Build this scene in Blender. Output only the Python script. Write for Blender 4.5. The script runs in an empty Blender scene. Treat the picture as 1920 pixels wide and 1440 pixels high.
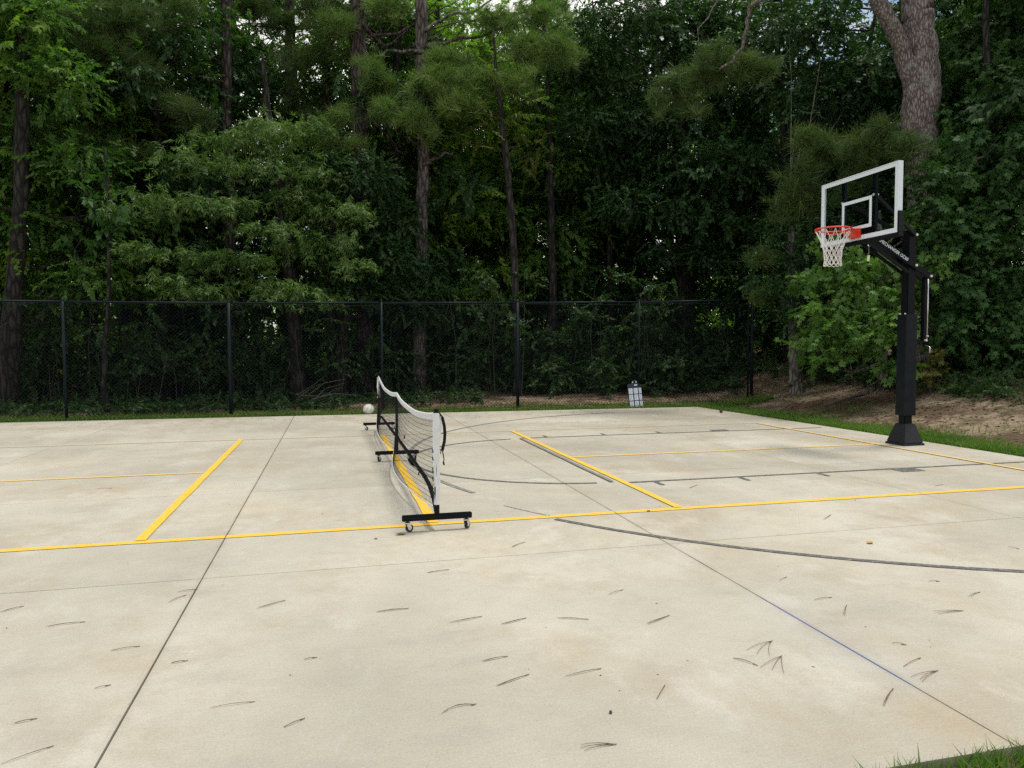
import bpy, bmesh, math, random
import numpy as np
from mathutils import Vector, Matrix

R_ = math.radians
rng = np.random.default_rng(7)
random.seed(7)
S = bpy.context.scene
COL = S.collection

# ------------------------------------------------------------------ camera
CAM = np.array([-0.7552, -5.6665, 1.3885])
YAW, PITCH, ROLL, FPX = 0.24182, -0.04954, -0.00452, 1362.4
Fv = np.array([math.sin(YAW) * math.cos(PITCH), math.cos(YAW) * math.cos(PITCH), math.sin(PITCH)])
R0 = np.array([math.cos(YAW), -math.sin(YAW), 0.0])
U0 = np.cross(R0, Fv)
Rv = R0 * math.cos(ROLL) + U0 * math.sin(ROLL)
Uv = -R0 * math.sin(ROLL) + U0 * math.cos(ROLL)
cam = bpy.data.cameras.new('camera')
cam.sensor_width = 36.0
cam.lens = FPX / 1920 * 36.0
cam.clip_start = 0.05
cam.clip_end = 3000
camo = bpy.data.objects.new('camera', cam)
COL.objects.link(camo)
M = Matrix.Identity(4)
for i in range(3):
    M[i][0], M[i][1], M[i][2], M[i][3] = Rv[i], Uv[i], -Fv[i], CAM[i]
camo.matrix_world = M
S.camera = camo


def at(px, py, Y):
    """point of the place seen at photo pixel (px, py) on the vertical plane y = Y"""
    d = Fv + Rv * (px - 960) / FPX - Uv * (py - 720) / FPX
    return CAM + d * (Y - CAM[1]) / d[1]


def gnd(px, py, z=0.0):
    d = Fv + Rv * (px - 960) / FPX - Uv * (py - 720) / FPX
    return CAM + d * (z - CAM[2]) / d[2]


def mpp(P):
    """metres per photo pixel at point P"""
    return float((np.asarray(P) - CAM) @ Fv) / FPX


# ------------------------------------------------------------------ world, sun, exposure
SUN_EL, SUN_AZ = R_(72), R_(75)      # azimuth measured from +y towards +x
W = bpy.data.worlds.new('World')
S.world = W
W.use_nodes = True
nt = W.node_tree
nt.nodes.clear()
wo = nt.nodes.new('ShaderNodeOutputWorld')
bg = nt.nodes.new('ShaderNodeBackground')
sky = nt.nodes.new('ShaderNodeTexSky')
sky.sky_type = 'NISHITA'
sky.sun_disc = False
sky.sun_elevation = SUN_EL
sky.sun_rotation = SUN_AZ
sky.dust_density = 1.5
tc = nt.nodes.new('ShaderNodeTexCoord')
mp = nt.nodes.new('ShaderNodeMapping')
mp.inputs['Scale'].default_value = (1.0, 1.0, 2.2)
nz = nt.nodes.new('ShaderNodeTexNoise')
nz.inputs['Scale'].default_value = 2.4
nz.inputs['Detail'].default_value = 7
nz.inputs['Roughness'].default_value = 0.58
rp = nt.nodes.new('ShaderNodeValToRGB')
rp.color_ramp.elements[0].position = 0.39
rp.color_ramp.elements[1].position = 0.58
mx = nt.nodes.new('ShaderNodeMix')
mx.data_type = 'RGBA'
mx.inputs['B'].default_value = (10.8, 10.5, 10.0, 1)      # bright broken cloud over the whole sky
L = nt.links.new
L(tc.outputs['Generated'], mp.inputs['Vector'])
L(mp.outputs['Vector'], nz.inputs['Vector'])
L(nz.outputs['Fac'], rp.inputs['Fac'])
L(rp.outputs['Color'], mx.inputs['Factor'])
L(sky.outputs['Color'], mx.inputs['A'])
L(mx.outputs['Result'], bg.inputs['Color'])
bg.inputs['Strength'].default_value = 0.10
L(bg.outputs['Background'], wo.inputs['Surface'])

sl = bpy.data.lights.new('sun', 'SUN')
sl.energy = 2.0
sl.angle = R_(10)
sl.color = (1.0, 0.94, 0.84)
so = bpy.data.objects.new('sun', sl)
COL.objects.link(so)
sd = Vector((math.sin(SUN_AZ) * math.cos(SUN_EL), math.cos(SUN_AZ) * math.cos(SUN_EL), math.sin(SUN_EL)))
so.rotation_euler = sd.to_track_quat('Z', 'Y').to_euler()
so.location = (0, 0, 40)

S.view_settings.view_transform = 'Standard'
S.view_settings.look = 'None'
S.view_settings.gamma = 1.0
S.view_settings.exposure = 0.36
S.render.engine = 'CYCLES'
cy = S.cycles
cy.max_bounces = 7
cy.diffuse_bounces = 3
cy.glossy_bounces = 3
cy.transmission_bounces = 5
cy.transparent_max_bounces = 8
cy.use_denoising = False
cy.caustics_reflective = False
cy.caustics_refractive = False


# ------------------------------------------------------------------ materials
def new_mat(name):
    m = bpy.data.materials.new(name)
    m.use_nodes = True
    t = m.node_tree
    b = t.nodes['Principled BSDF']
    return m, t, b


def plain(name, col, rough=0.5, metal=0.0, var=0.12, scale=30, bump=0.0, spec=0.5):
    m, t, b = new_mat(name)
    b.inputs['Roughness'].default_value = rough
    b.inputs['Metallic'].default_value = metal
    b.inputs['Specular IOR Level'].default_value = spec
    n = t.nodes.new('ShaderNodeTexNoise')
    n.inputs['Scale'].default_value = scale
    n.inputs['Detail'].default_value = 4
    g = t.nodes.new('ShaderNodeNewGeometry')
    t.links.new(g.outputs['Position'], n.inputs['Vector'])
    r = t.nodes.new('ShaderNodeValToRGB')
    r.color_ramp.elements[0].position = 0.3
    r.color_ramp.elements[1].position = 0.7
    r.color_ramp.elements[0].color = tuple(c * (1 - var) for c in col) + (1,)
    r.color_ramp.elements[1].color = tuple(min(1, c * (1 + var)) for c in col) + (1,)
    t.links.new(n.outputs['Fac'], r.inputs['Fac'])
    t.links.new(r.outputs['Color'], b.inputs['Base Color'])
    if bump:
        bp = t.nodes.new('ShaderNodeBump')
        bp.inputs['Strength'].default_value = bump
        bp.inputs['Distance'].default_value = 0.01
        t.links.new(n.outputs['Fac'], bp.inputs['Height'])
        t.links.new(bp.outputs['Normal'], b.inputs['Normal'])
    return m


def leaf_mat(name, cols, trans=0.35, rough=0.55, tcol=None, spec=0.25):
    """leaves: colour differs from leaf to leaf and bough to bough; light passes through"""
    m, t, b = new_mat(name)
    g = t.nodes.new('ShaderNodeNewGeometry')
    r = t.nodes.new('ShaderNodeValToRGB')
    els = r.color_ramp.elements
    els[0].position, els[1].position = 0.05, 0.95
    els[0].color, els[1].color = cols[0] + (1,), cols[-1] + (1,)
    for i, c in enumerate(cols[1:-1]):
        e = els.new(0.05 + 0.9 * (i + 1) / (len(cols) - 1))
        e.color = c + (1,)
    n = t.nodes.new('ShaderNodeTexNoise')
    n.inputs['Scale'].default_value = 1.3
    n.inputs['Detail'].default_value = 2
    t.links.new(g.outputs['Position'], n.inputs['Vector'])
    ma = t.nodes.new('ShaderNodeMath')
    ma.operation = 'MULTIPLY_ADD'
    ma.inputs[1].default_value = 0.55
    t.links.new(g.outputs['Random Per Island'], ma.inputs[0])
    mb = t.nodes.new('ShaderNodeMath')
    mb.operation = 'MULTIPLY_ADD'
    mb.inputs[1].default_value = 1.1
    mb.inputs[2].default_value = -0.32
    t.links.new(n.outputs['Fac'], mb.inputs[0])
    t.links.new(mb.outputs[0], ma.inputs[2])
    t.links.new(ma.outputs[0], r.inputs['Fac'])
    t.links.new(r.outputs['Color'], b.inputs['Base Color'])
    b.inputs['Roughness'].default_value = rough
    b.inputs['Specular IOR Level'].default_value = spec
    tr = t.nodes.new('ShaderNodeBsdfTranslucent')
    mu = t.nodes.new('ShaderNodeMix')
    mu.data_type = 'RGBA'
    mu.blend_type = 'MULTIPLY'
    mu.inputs['Factor'].default_value = 1.0
    mu.inputs['B'].default_value = (tcol or (1.35, 1.75, 0.6)) + (1,)
    t.links.new(r.outputs['Color'], mu.inputs['A'])
    t.links.new(mu.outputs['Result'], tr.inputs['Color'])
    ms = t.nodes.new('ShaderNodeMixShader')
    ms.inputs['Fac'].default_value = trans
    t.links.new(b.outputs[0], ms.inputs[1])
    t.links.new(tr.outputs[0], ms.inputs[2])
    t.links.new(ms.outputs[0], t.nodes['Material Output'].inputs['Surface'])
    return m


def bark_mat(name, dark, light, lichen=None, sc=6.0):
    m, t, b = new_mat(name)
    g = t.nodes.new('ShaderNodeNewGeometry')
    mp = t.nodes.new('ShaderNodeMapping')
    mp.inputs['Scale'].default_value = (sc * 2.2, sc * 2.2, sc * 0.55)
    t.links.new(g.outputs['Position'], mp.inputs['Vector'])
    v = t.nodes.new('ShaderNodeTexVoronoi')
    v.feature = 'DISTANCE_TO_EDGE'
    v.inputs['Scale'].default_value = 1.0
    n = t.nodes.new('ShaderNodeTexNoise')
    n.inputs['Scale'].default_value = 2.5
    n.inputs['Detail'].default_value = 8
    n.inputs['Roughness'].default_value = 0.7
    t.links.new(mp.outputs[0], n.inputs['Vector'])
    mw = t.nodes.new('ShaderNodeMix')
    mw.data_type = 'VECTOR'
    mw.inputs['Factor'].default_value = 0.25
    t.links.new(mp.outputs[0], mw.inputs['A'])
    t.links.new(n.outputs['Color'], mw.inputs['B'])
    t.links.new(mw.outputs['Result'], v.inputs['Vector'])
    r = t.nodes.new('ShaderNodeValToRGB')
    r.color_ramp.elements[0].position = 0.03
    r.color_ramp.elements[1].position = 0.30
    r.color_ramp.elements[0].color = dark + (1,)
    r.color_ramp.elements[1].color = light + (1,)
    mm = t.nodes.new('ShaderNodeMath')
    mm.operation = 'MULTIPLY'
    t.links.new(v.outputs['Distance'], mm.inputs[0])
    t.links.new(n.outputs['Fac'], mm.inputs[1])
    m2 = t.nodes.new('ShaderNodeMath')
    m2.operation = 'MULTIPLY'
    m2.inputs[1].default_value = 2.0
    t.links.new(mm.outputs[0], m2.inputs[0])
    t.links.new(m2.outputs[0], r.inputs['Fac'])
    out = r.outputs['Color']
    if lichen:
        n2 = t.nodes.new('ShaderNodeTexNoise')
        n2.inputs['Scale'].default_value = 3.0
        n2.inputs['Detail'].default_value = 9
        n2.inputs['Roughness'].default_value = 0.75
        t.links.new(g.outputs['Position'], n2.inputs['Vector'])
        r2 = t.nodes.new('ShaderNodeValToRGB')
        r2.color_ramp.elements[0].position = 0.52
        r2.color_ramp.elements[1].position = 0.72
        r2.color_ramp.elements[1].color = (0.75, 0.75, 0.75, 1)
        t.links.new(n2.outputs['Fac'], r2.inputs['Fac'])
        mx = t.nodes.new('ShaderNodeMix')
        mx.data_type = 'RGBA'
        mx.inputs['B'].default_value = lichen + (1,)
        t.links.new(r2.outputs['Color'], mx.inputs['Factor'])
        t.links.new(out, mx.inputs['A'])
        out = mx.outputs['Result']
    t.links.new(out, b.inputs['Base Color'])
    b.inputs['Roughness'].default_value = 0.9
    b.inputs['Specular IOR Level'].default_value = 0.15
    bp = t.nodes.new('ShaderNodeBump')
    bp.inputs['Strength'].default_value = 0.9
    bp.inputs['Distance'].default_value = 0.03
    t.links.new(m2.outputs[0], bp.inputs['Height'])
    t.links.new(bp.outputs['Normal'], b.inputs['Normal'])
    return m


def concrete_mat():
    m, t, b = new_mat('broomed_concrete')
    N = t.nodes.new
    g = N('ShaderNodeNewGeometry')
    oi = N('ShaderNodeObjectInfo')

    def noise(scale, det, vec=None, rough=0.6, mscale=None):
        n = N('ShaderNodeTexNoise')
        n.inputs['Scale'].default_value = scale
        n.inputs['Detail'].default_value = det
        n.inputs['Roughness'].default_value = rough
        src = g.outputs['Position']
        if mscale:
            q = N('ShaderNodeMapping')
            q.inputs['Scale'].default_value = mscale
            t.links.new(src, q.inputs['Vector'])
            src = q.outputs[0]
        t.links.new(src, n.inputs['Vector'])
        return n

    def ramp(src, p0, c0, p1, c1):
        r = N('ShaderNodeValToRGB')
        r.color_ramp.elements[0].position, r.color_ramp.elements[1].position = p0, p1
        r.color_ramp.elements[0].color, r.color_ramp.elements[1].color = c0 + (1,), c1 + (1,)
        t.links.new(src, r.inputs['Fac'])
        return r.outputs['Color']

    def mix(fac, a, bb, mode='MIX'):
        k = N('ShaderNodeMix')
        k.data_type = 'RGBA'
        k.blend_type = mode
        if isinstance(fac, float):
            k.inputs['Factor'].default_value = fac
        else:
            t.links.new(fac, k.inputs['Factor'])
        for s, v in (('A', a), ('B', bb)):
            if isinstance(v, tuple):
                k.inputs[s].default_value = v + (1,)
            else:
                t.links.new(v, k.inputs[s])
        return k.outputs['Result']

    big = noise(0.42, 5, rough=0.62)
    base = ramp(big.outputs['Fac'], 0.32, (0.360, 0.342, 0.280), 0.64, (0.505, 0.485, 0.405))
    # tan, rusty and yellowish patches where water and clay have dried
    tan = noise(0.75, 6, rough=0.68)
    tanf = ramp(tan.outputs['Fac'], 0.49, (0, 0, 0), 0.70, (0.9, 0.9, 0.9))
    base = mix(tanf, base, (0.375, 0.322, 0.228))
    yel = noise(0.55, 4, mscale=(1.0, 0.7, 1.0))
    yelf = ramp(yel.outputs['Fac'], 0.54, (0, 0, 0), 0.74, (0.45, 0.45, 0.45))
    base = mix(yelf, base, (0.54, 0.485, 0.365))
    # pale drips
    pale = noise(1.7, 8, rough=0.7, mscale=(1, 0.5, 1))
    palef = ramp(pale.outputs['Fac'], 0.55, (0, 0, 0), 0.72, (0.55, 0.55, 0.55))
    base = mix(palef, base, (0.59, 0.57, 0.52))
    # tide marks left by drying puddles
    tm = noise(0.7, 9, rough=0.66)
    r_ = N('ShaderNodeValToRGB')
    e_ = r_.color_ramp.elements
    e_[0].position, e_[1].position = 0.485, 0.53
    e_[0].color, e_[1].color = (0, 0, 0, 1), (0, 0, 0, 1)
    e3 = e_.new(0.505)
    e3.color = (0.20, 0.20, 0.20, 1)
    t.links.new(tm.outputs['Fac'], r_.inputs['Fac'])
    base = mix(r_.outputs['Color'], base, (0.36, 0.325, 0.26))
    # small dark specks and pits
    sp_ = noise(46, 3, rough=0.5)
    base = mix(ramp(sp_.outputs['Fac'], 0.70, (0, 0, 0), 0.76, (0.55, 0.55, 0.55)), base, (0.24, 0.21, 0.17))
    # dark grimy blotches
    grime = noise(2.6, 9, rough=0.72, mscale=(0.6, 1, 1))
    grf = ramp(grime.outputs['Fac'], 0.53, (0, 0, 0), 0.75, (0.5, 0.5, 0.5))
    base = mix(grf, base, (0.31, 0.285, 0.24))
    # broom strokes and grain
    br = noise(1.0, 6, rough=0.75, mscale=(9, 110, 9))
    brc = ramp(br.outputs['Fac'], 0.3, (0.93, 0.93, 0.93), 0.7, (1.05, 1.05, 1.05))
    base = mix(1.0, base, brc, 'MULTIPLY')
    fine = noise(95, 7, rough=0.85)
    fic = ramp(fine.outputs['Fac'], 0.3, (0.80, 0.80, 0.80), 0.7, (1.14, 1.14, 1.14))
    base = mix(1.0, base, fic, 'MULTIPLY')
    # panel to panel difference from separate pours
    mr = N('ShaderNodeMapRange')
    mr.inputs['To Min'].default_value = 0.95
    mr.inputs['To Max'].default_value = 1.05
    t.links.new(oi.outputs['Random'], mr.inputs['Value'])
    cb = N('ShaderNodeCombineColor')
    for k in range(3):
        t.links.new(mr.outputs[0], cb.inputs[k])
    base = mix(1.0, base, cb.outputs[0], 'MULTIPLY')
    # blue chalk rubbed along one stretch of a joint
    sx = N('ShaderNodeSeparateXYZ')
    t.links.new(g.outputs['Position'], sx.inputs[0])

    def math_(op, a, bb=None, c=None):
        k = N('ShaderNodeMath')
        k.operation = op
        for i, v in enumerate((a, bb, c)):
            if v is None:
                continue
            if isinstance(v, (int, float)):
                k.inputs[i].default_value = v
            else:
                t.links.new(v, k.inputs[i])
        return k.outputs[0]
    # dirt washed along the two open joints
    dj = math_('MINIMUM', math_('ABSOLUTE', math_('SUBTRACT', sx.outputs[0], 1.53)), math_('ABSOLUTE', math_('SUBTRACT', sx.outputs[0], -1.545)))
    jd = N('ShaderNodeMapRange')
    jd.inputs['From Min'].default_value, jd.inputs['From Max'].default_value = 0.035, 0.0
    jd.inputs['To Max'].default_value = 0.7
    t.links.new(dj, jd.inputs['Value'])
    base = mix(math_('MULTIPLY', jd.outputs[0], math_('POWER', grime.outputs['Fac'], 1.5)), base, (0.27, 0.24, 0.19))
    dx = math_('ABSOLUTE', math_('SUBTRACT', sx.outputs[0], 1.53))
    dy = math_('ABSOLUTE', math_('SUBTRACT', sx.outputs[1], -2.70))
    fx = N('ShaderNodeMapRange')
    fx.inputs['From Min'].default_value, fx.inputs['From Max'].default_value = 0.010, 0.004
    t.links.new(dx, fx.inputs['Value'])
    fw = N('ShaderNodeMapRange')
    fw.inputs['From Min'].default_value, fw.inputs['From Max'].default_value = 0.22, 0.0
    fw.inputs['To Max'].default_value = 0.16
    t.links.new(dx, fw.inputs['Value'])
    fy = N('ShaderNodeMapRange')
    fy.inputs['From Min'].default_value, fy.inputs['From Max'].default_value = 0.62, 0.30
    t.links.new(dy, fy.inputs['Value'])
    f = math_('MULTIPLY', math_('ADD', fx.outputs[0], math_('MULTIPLY', fw.outputs[0], fine.outputs['Fac'])), fy.outputs[0])
    f = math_('MINIMUM', f, 0.55)
    base = mix(f, base, (0.12, 0.19, 0.42))
    t.links.new(base, b.inputs['Base Color'])
    b.inputs['Roughness'].default_value = 0.82
    b.inputs['Specular IOR Level'].default_value = 0.3
    ad = math_('ADD', math_('MULTIPLY', br.outputs['Fac'], 0.7), math_('MULTIPLY', fine.outputs['Fac'], 0.5))
    bp = N('ShaderNodeBump')
    bp.inputs['Strength'].default_value = 0.55
    bp.inputs['Distance'].default_value = 0.004
    t.links.new(ad, bp.inputs['Height'])
    t.links.new(bp.outputs['Normal'], b.inputs['Normal'])
    return m


def paint_mat(name, col, wear):
    """line paint worn through to the concrete in specks"""
    m, t, b = new_mat(name)
    g = t.nodes.new('ShaderNodeNewGeometry')
    n = t.nodes.new('ShaderNodeTexNoise')
    n.inputs['Scale'].default_value = 22
    n.inputs['Detail'].default_value = 10
    n.inputs['Roughness'].default_value = 0.78
    t.links.new(g.outputs['Position'], n.inputs['Vector'])
    r = t.nodes.new('ShaderNodeValToRGB')
    r.color_ramp.elements[0].position = 0.62 - wear * 0.5
    r.color_ramp.elements[1].position = 0.95 - wear * 0.45
    t.links.new(n.outputs['Fac'], r.inputs['Fac'])
    k = t.nodes.new('ShaderNodeMix')
    k.data_type = 'RGBA'
    k.inputs['A'].default_value = col + (1,)
    k.inputs['B'].default_value = (0.50, 0.475, 0.41, 1)
    t.links.new(r.outputs['Color'], k.inputs['Factor'])
    t.links.new(k.outputs['Result'], b.inputs['Base Color'])
    b.inputs['Roughness'].default_value = 0.7
    b.inputs['Specular IOR Level'].default_value = 0.3
    return m


def ground_mat():
    m, t, b = new_mat('woodland_soil')
    g = t.nodes.new('ShaderNodeNewGeometry')

    def noise(s, d, r=0.6):
        n = t.nodes.new('ShaderNodeTexNoise')
        n.inputs['Scale'].default_value = s
        n.inputs['Detail'].default_value = d
        n.inputs['Roughness'].default_value = r
        t.links.new(g.outputs['Position'], n.inputs['Vector'])
        return n.outputs['Fac']

    def ramp(src, p0, c0, p1, c1):
        r = t.nodes.new('ShaderNodeValToRGB')
        r.color_ramp.elements[0].position, r.color_ramp.elements[1].position = p0, p1
        r.color_ramp.elements[0].color, r.color_ramp.elements[1].color = c0 + (1,), c1 + (1,)
        t.links.new(src, r.inputs['Fac'])
        return r.outputs['Color']

    def mix(f, a, c):
        k = t.nodes.new('ShaderNodeMix')
        k.data_type = 'RGBA'
        t.links.new(f, k.inputs['Factor'])
        t.links.new(a, k.inputs['A'])
        if isinstance(c, tuple):
            k.inputs['B'].default_value = c + (1,)
        else:
            t.links.new(c, k.inputs['B'])
        return k.outputs['Result']
    base = ramp(noise(3.5, 9, 0.7), 0.3, (0.095, 0.062, 0.042), 0.7, (0.22, 0.155, 0.105))
    base = mix(ramp(noise(0.9, 7, 0.7), 0.46, (0, 0, 0), 0.58, (0.9, 0.9, 0.9)), base, (0.45, 0.36, 0.255))
    base = mix(ramp(noise(1.4, 8, 0.7), 0.50, (0, 0, 0), 0.66, (0.9, 0.9, 0.9)), base, (0.085, 0.095, 0.035))
    sp = ramp(noise(38, 6, 0.8), 0.42, (0, 0, 0), 0.66, (0.7, 0.7, 0.7))
    base = mix(sp, base, (0.06, 0.038, 0.026))
    t.links.new(base, b.inputs['Base Color'])
    b.inputs['Roughness'].default_value = 0.95
    b.inputs['Specular IOR Level'].default_value = 0.1
    bp = t.nodes.new('ShaderNodeBump')
    bp.inputs['Strength'].default_value = 0.8
    bp.inputs['Distance'].default_value = 0.05
    t.links.new(noise(22, 8, 0.75), bp.inputs['Height'])
    t.links.new(bp.outputs['Normal'], b.inputs['Normal'])
    return m


MAT = dict(
    concrete=concrete_mat(),
    joint=plain('joint_filler', (0.045, 0.042, 0.04), 0.95, scale=60),
    yellow=paint_mat('fresh_yellow_paint', (0.76, 0.47, 0.035), 0.26),
    yellow_worn=paint_mat('worn_yellow_paint', (0.70, 0.47, 0.10), 0.40),
    yellow_faint=paint_mat('faded_yellow_paint', (0.60, 0.46, 0.20), 0.60),
    grey=paint_mat('charcoal_line_paint', (0.095, 0.097, 0.095), 0.26),
    grey_worn=paint_mat('worn_charcoal_line_paint', (0.15, 0.15, 0.145), 0.36),
    grey_ghost=paint_mat('scrubbed_line_paint', (0.13, 0.125, 0.115), 0.66),
    soil=ground_mat(),
    black=plain('black_powder_coat', (0.006, 0.007, 0.009), 0.42, var=0.2, scale=60, spec=0.10),
    pad=plain('black_vinyl_padding', (0.006, 0.009, 0.012), 0.40, var=0.25, scale=9, bump=0.08, spec=0.16),
    rubber=plain('black_moulded_plastic', (0.016, 0.017, 0.021), 0.5, var=0.25, scale=25, bump=0.1, spec=0.3),
    white=plain('white_paint', (0.74, 0.82, 0.88), 0.4, var=0.03),
    fabric=plain('white_net_fabric', (0.66, 0.68, 0.70), 0.8, var=0.08, scale=14, bump=0.5),
    red=plain('red_orange_enamel', (0.74, 0.060, 0.025), 0.4, var=0.12),
    steel=plain('zinc_plated_steel', (0.62, 0.63, 0.64), 0.3, metal=0.9, var=0.1),
    bolt=plain('bright_bolt_head', (0.75, 0.75, 0.75), 0.35, metal=0.2, var=0.05),
    cord=plain('white_net_cord', (0.78, 0.77, 0.74), 0.8, var=0.06),
    netcord=plain('black_net_cord', (0.012, 0.012, 0.013), 0.7, spec=0.1),
    vinyl=plain('black_vinyl_wire', (0.006, 0.009, 0.012), 0.6, var=0.2, spec=0.08),
    post=plain('black_fence_paint', (0.009, 0.015, 0.020), 0.45, var=0.25, scale=8, spec=0.12),
    ball=plain('cream_ball_leather', (0.62, 0.62, 0.56), 0.55, var=0.08, scale=40, bump=0.15),
    seam=plain('dark_ball_seam', (0.02, 0.02, 0.02), 0.7),
    navy=plain('navy_stand_shell', (0.012, 0.018, 0.034), 0.5, var=0.2),
    sheet=plain('pale_printed_sheet', (0.66, 0.74, 0.82), 0.55, var=0.08, scale=90),
    print_=plain('grey_print', (0.30, 0.34, 0.40), 0.7),
    tag=plain('cream_card_tag', (0.75, 0.76, 0.64), 0.7, var=0.05),
    needle=plain('dry_pine_needle', (0.15, 0.098, 0.055), 0.7, var=0.45, scale=50),
    needle_tan=plain('tan_pine_needle', (0.27, 0.155, 0.07), 0.7, var=0.3, scale=50),
    dead=plain('dead_brown_leaf', (0.16, 0.085, 0.028), 0.7, var=0.4, scale=40),
    dead_yel=plain('dry_yellow_leaf', (0.40, 0.22, 0.05), 0.7, var=0.4, scale=40),
    cone=plain('pine_cone_scales', (0.07, 0.04, 0.028), 0.85, var=0.4, scale=40),
    bark_pine=bark_mat('pine_bark', (0.022, 0.018, 0.017), (0.105, 0.085, 0.078)),
    bark_pale=bark_mat('pale_pine_bark', (0.035, 0.03, 0.027), (0.17, 0.145, 0.13), (0.20, 0.21, 0.19)),
    bark_big=bark_mat('lichened_pine_bark', (0.075, 0.060, 0.056), (0.30, 0.258, 0.245), (0.38, 0.40, 0.38), 13.0),
    bark_dark=bark_mat('dark_hardwood_bark', (0.014, 0.013, 0.012), (0.055, 0.05, 0.045)),
    bark_grey=bark_mat('grey_hardwood_bark', (0.05, 0.045, 0.04), (0.20, 0.185, 0.165), (0.24, 0.25, 0.23)),
    twig=plain('grey_brown_twig', (0.05, 0.043, 0.036), 0.9, var=0.3),
    deadwood=plain('bare_dead_wood', (0.11, 0.095, 0.085), 0.9, var=0.3),
    lf_willow=leaf_mat('willow_oak_leaf', [(0.042, 0.092, 0.022), (0.086, 0.165, 0.038), (0.205, 0.290, 0.100)], 0.25, tcol=(1.3, 1.7, 0.6)),
    lf_broad=leaf_mat('broad_leaf', [(0.040, 0.100, 0.024), (0.076, 0.165, 0.034), (0.135, 0.232, 0.050)], 0.35),
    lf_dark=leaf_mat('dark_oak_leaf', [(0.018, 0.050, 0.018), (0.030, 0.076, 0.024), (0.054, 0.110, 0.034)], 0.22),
    lf_star=leaf_mat('sweetgum_leaf', [(0.050, 0.122, 0.026), (0.092, 0.192, 0.038), (0.165, 0.280, 0.062)], 0.32),
    lf_maple=leaf_mat('deep_green_maple_leaf', [(0.028, 0.082, 0.026), (0.050, 0.122, 0.034), (0.090, 0.178, 0.050)], 0.25),  # deeper green than the sweetgum leaves
    lf_olive=leaf_mat('olive_leaf', [(0.060, 0.080, 0.016), (0.100, 0.122, 0.026), (0.140, 0.155, 0.040)], 0.45),
    lf_light=leaf_mat('sunlight_tinted_leaf', [(0.080, 0.155, 0.020), (0.130, 0.225, 0.030), (0.195, 0.300, 0.050)], 0.5),  # yellow-green of backlit leaves: the light is put into the colour
    lf_yellow=leaf_mat('yellowing_leaf', [(0.085, 0.115, 0.03), (0.15, 0.15, 0.035), (0.25, 0.20, 0.05)], 0.3, tcol=(1.2, 1.1, 0.5)),
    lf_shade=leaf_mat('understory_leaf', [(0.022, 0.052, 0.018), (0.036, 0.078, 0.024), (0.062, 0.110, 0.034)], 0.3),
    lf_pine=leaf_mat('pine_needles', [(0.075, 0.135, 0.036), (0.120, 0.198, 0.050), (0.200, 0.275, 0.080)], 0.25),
    lf_pine_dark=leaf_mat('shade_tinted_pine_needles', [(0.045, 0.085, 0.026), (0.075, 0.125, 0.036), (0.120, 0.175, 0.052)], 0.22),  # darker copy of the pine needles, shade put into the colour
    grass=leaf_mat('grass_blade', [(0.060, 0.125, 0.020), (0.105, 0.200, 0.032), (0.18, 0.25, 0.06)], 0.35),
    litter=leaf_mat('fallen_litter', [(0.055, 0.034, 0.022), (0.13, 0.08, 0.05), (0.30, 0.22, 0.15)], 0.05, tcol=(1.0, 0.9, 0.7)),
)
# pane: thin tempered glass, tinted by what lies behind it
gm, gt, gb = new_mat('tempered_glass')
gt.nodes.remove(gb)
ga = gt.nodes.new('ShaderNodeBsdfTransparent')
ga.inputs['Color'].default_value = (0.80, 0.86, 0.86, 1)
gg = gt.nodes.new('ShaderNodeBsdfGlossy')
gg.inputs['Roughness'].default_value = 0.03
lw = gt.nodes.new('ShaderNodeLayerWeight')
lw.inputs['Blend'].default_value = 0.12
fr = gt.nodes.new('ShaderNodeMath')
fr.operation = 'MULTIPLY'
fr.inputs[1].default_value = 0.55
gt.links.new(lw.outputs['Fresnel'], fr.inputs[0])
gx = gt.nodes.new('ShaderNodeMixShader')
gt.links.new(fr.outputs[0], gx.inputs[0])
gt.links.new(ga.outputs[0], gx.inputs[1])
gt.links.new(gg.outputs[0], gx.inputs[2])
gt.links.new(gx.outputs[0], gt.nodes['Material Output'].inputs['Surface'])
MAT['glass'] = gm


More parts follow.
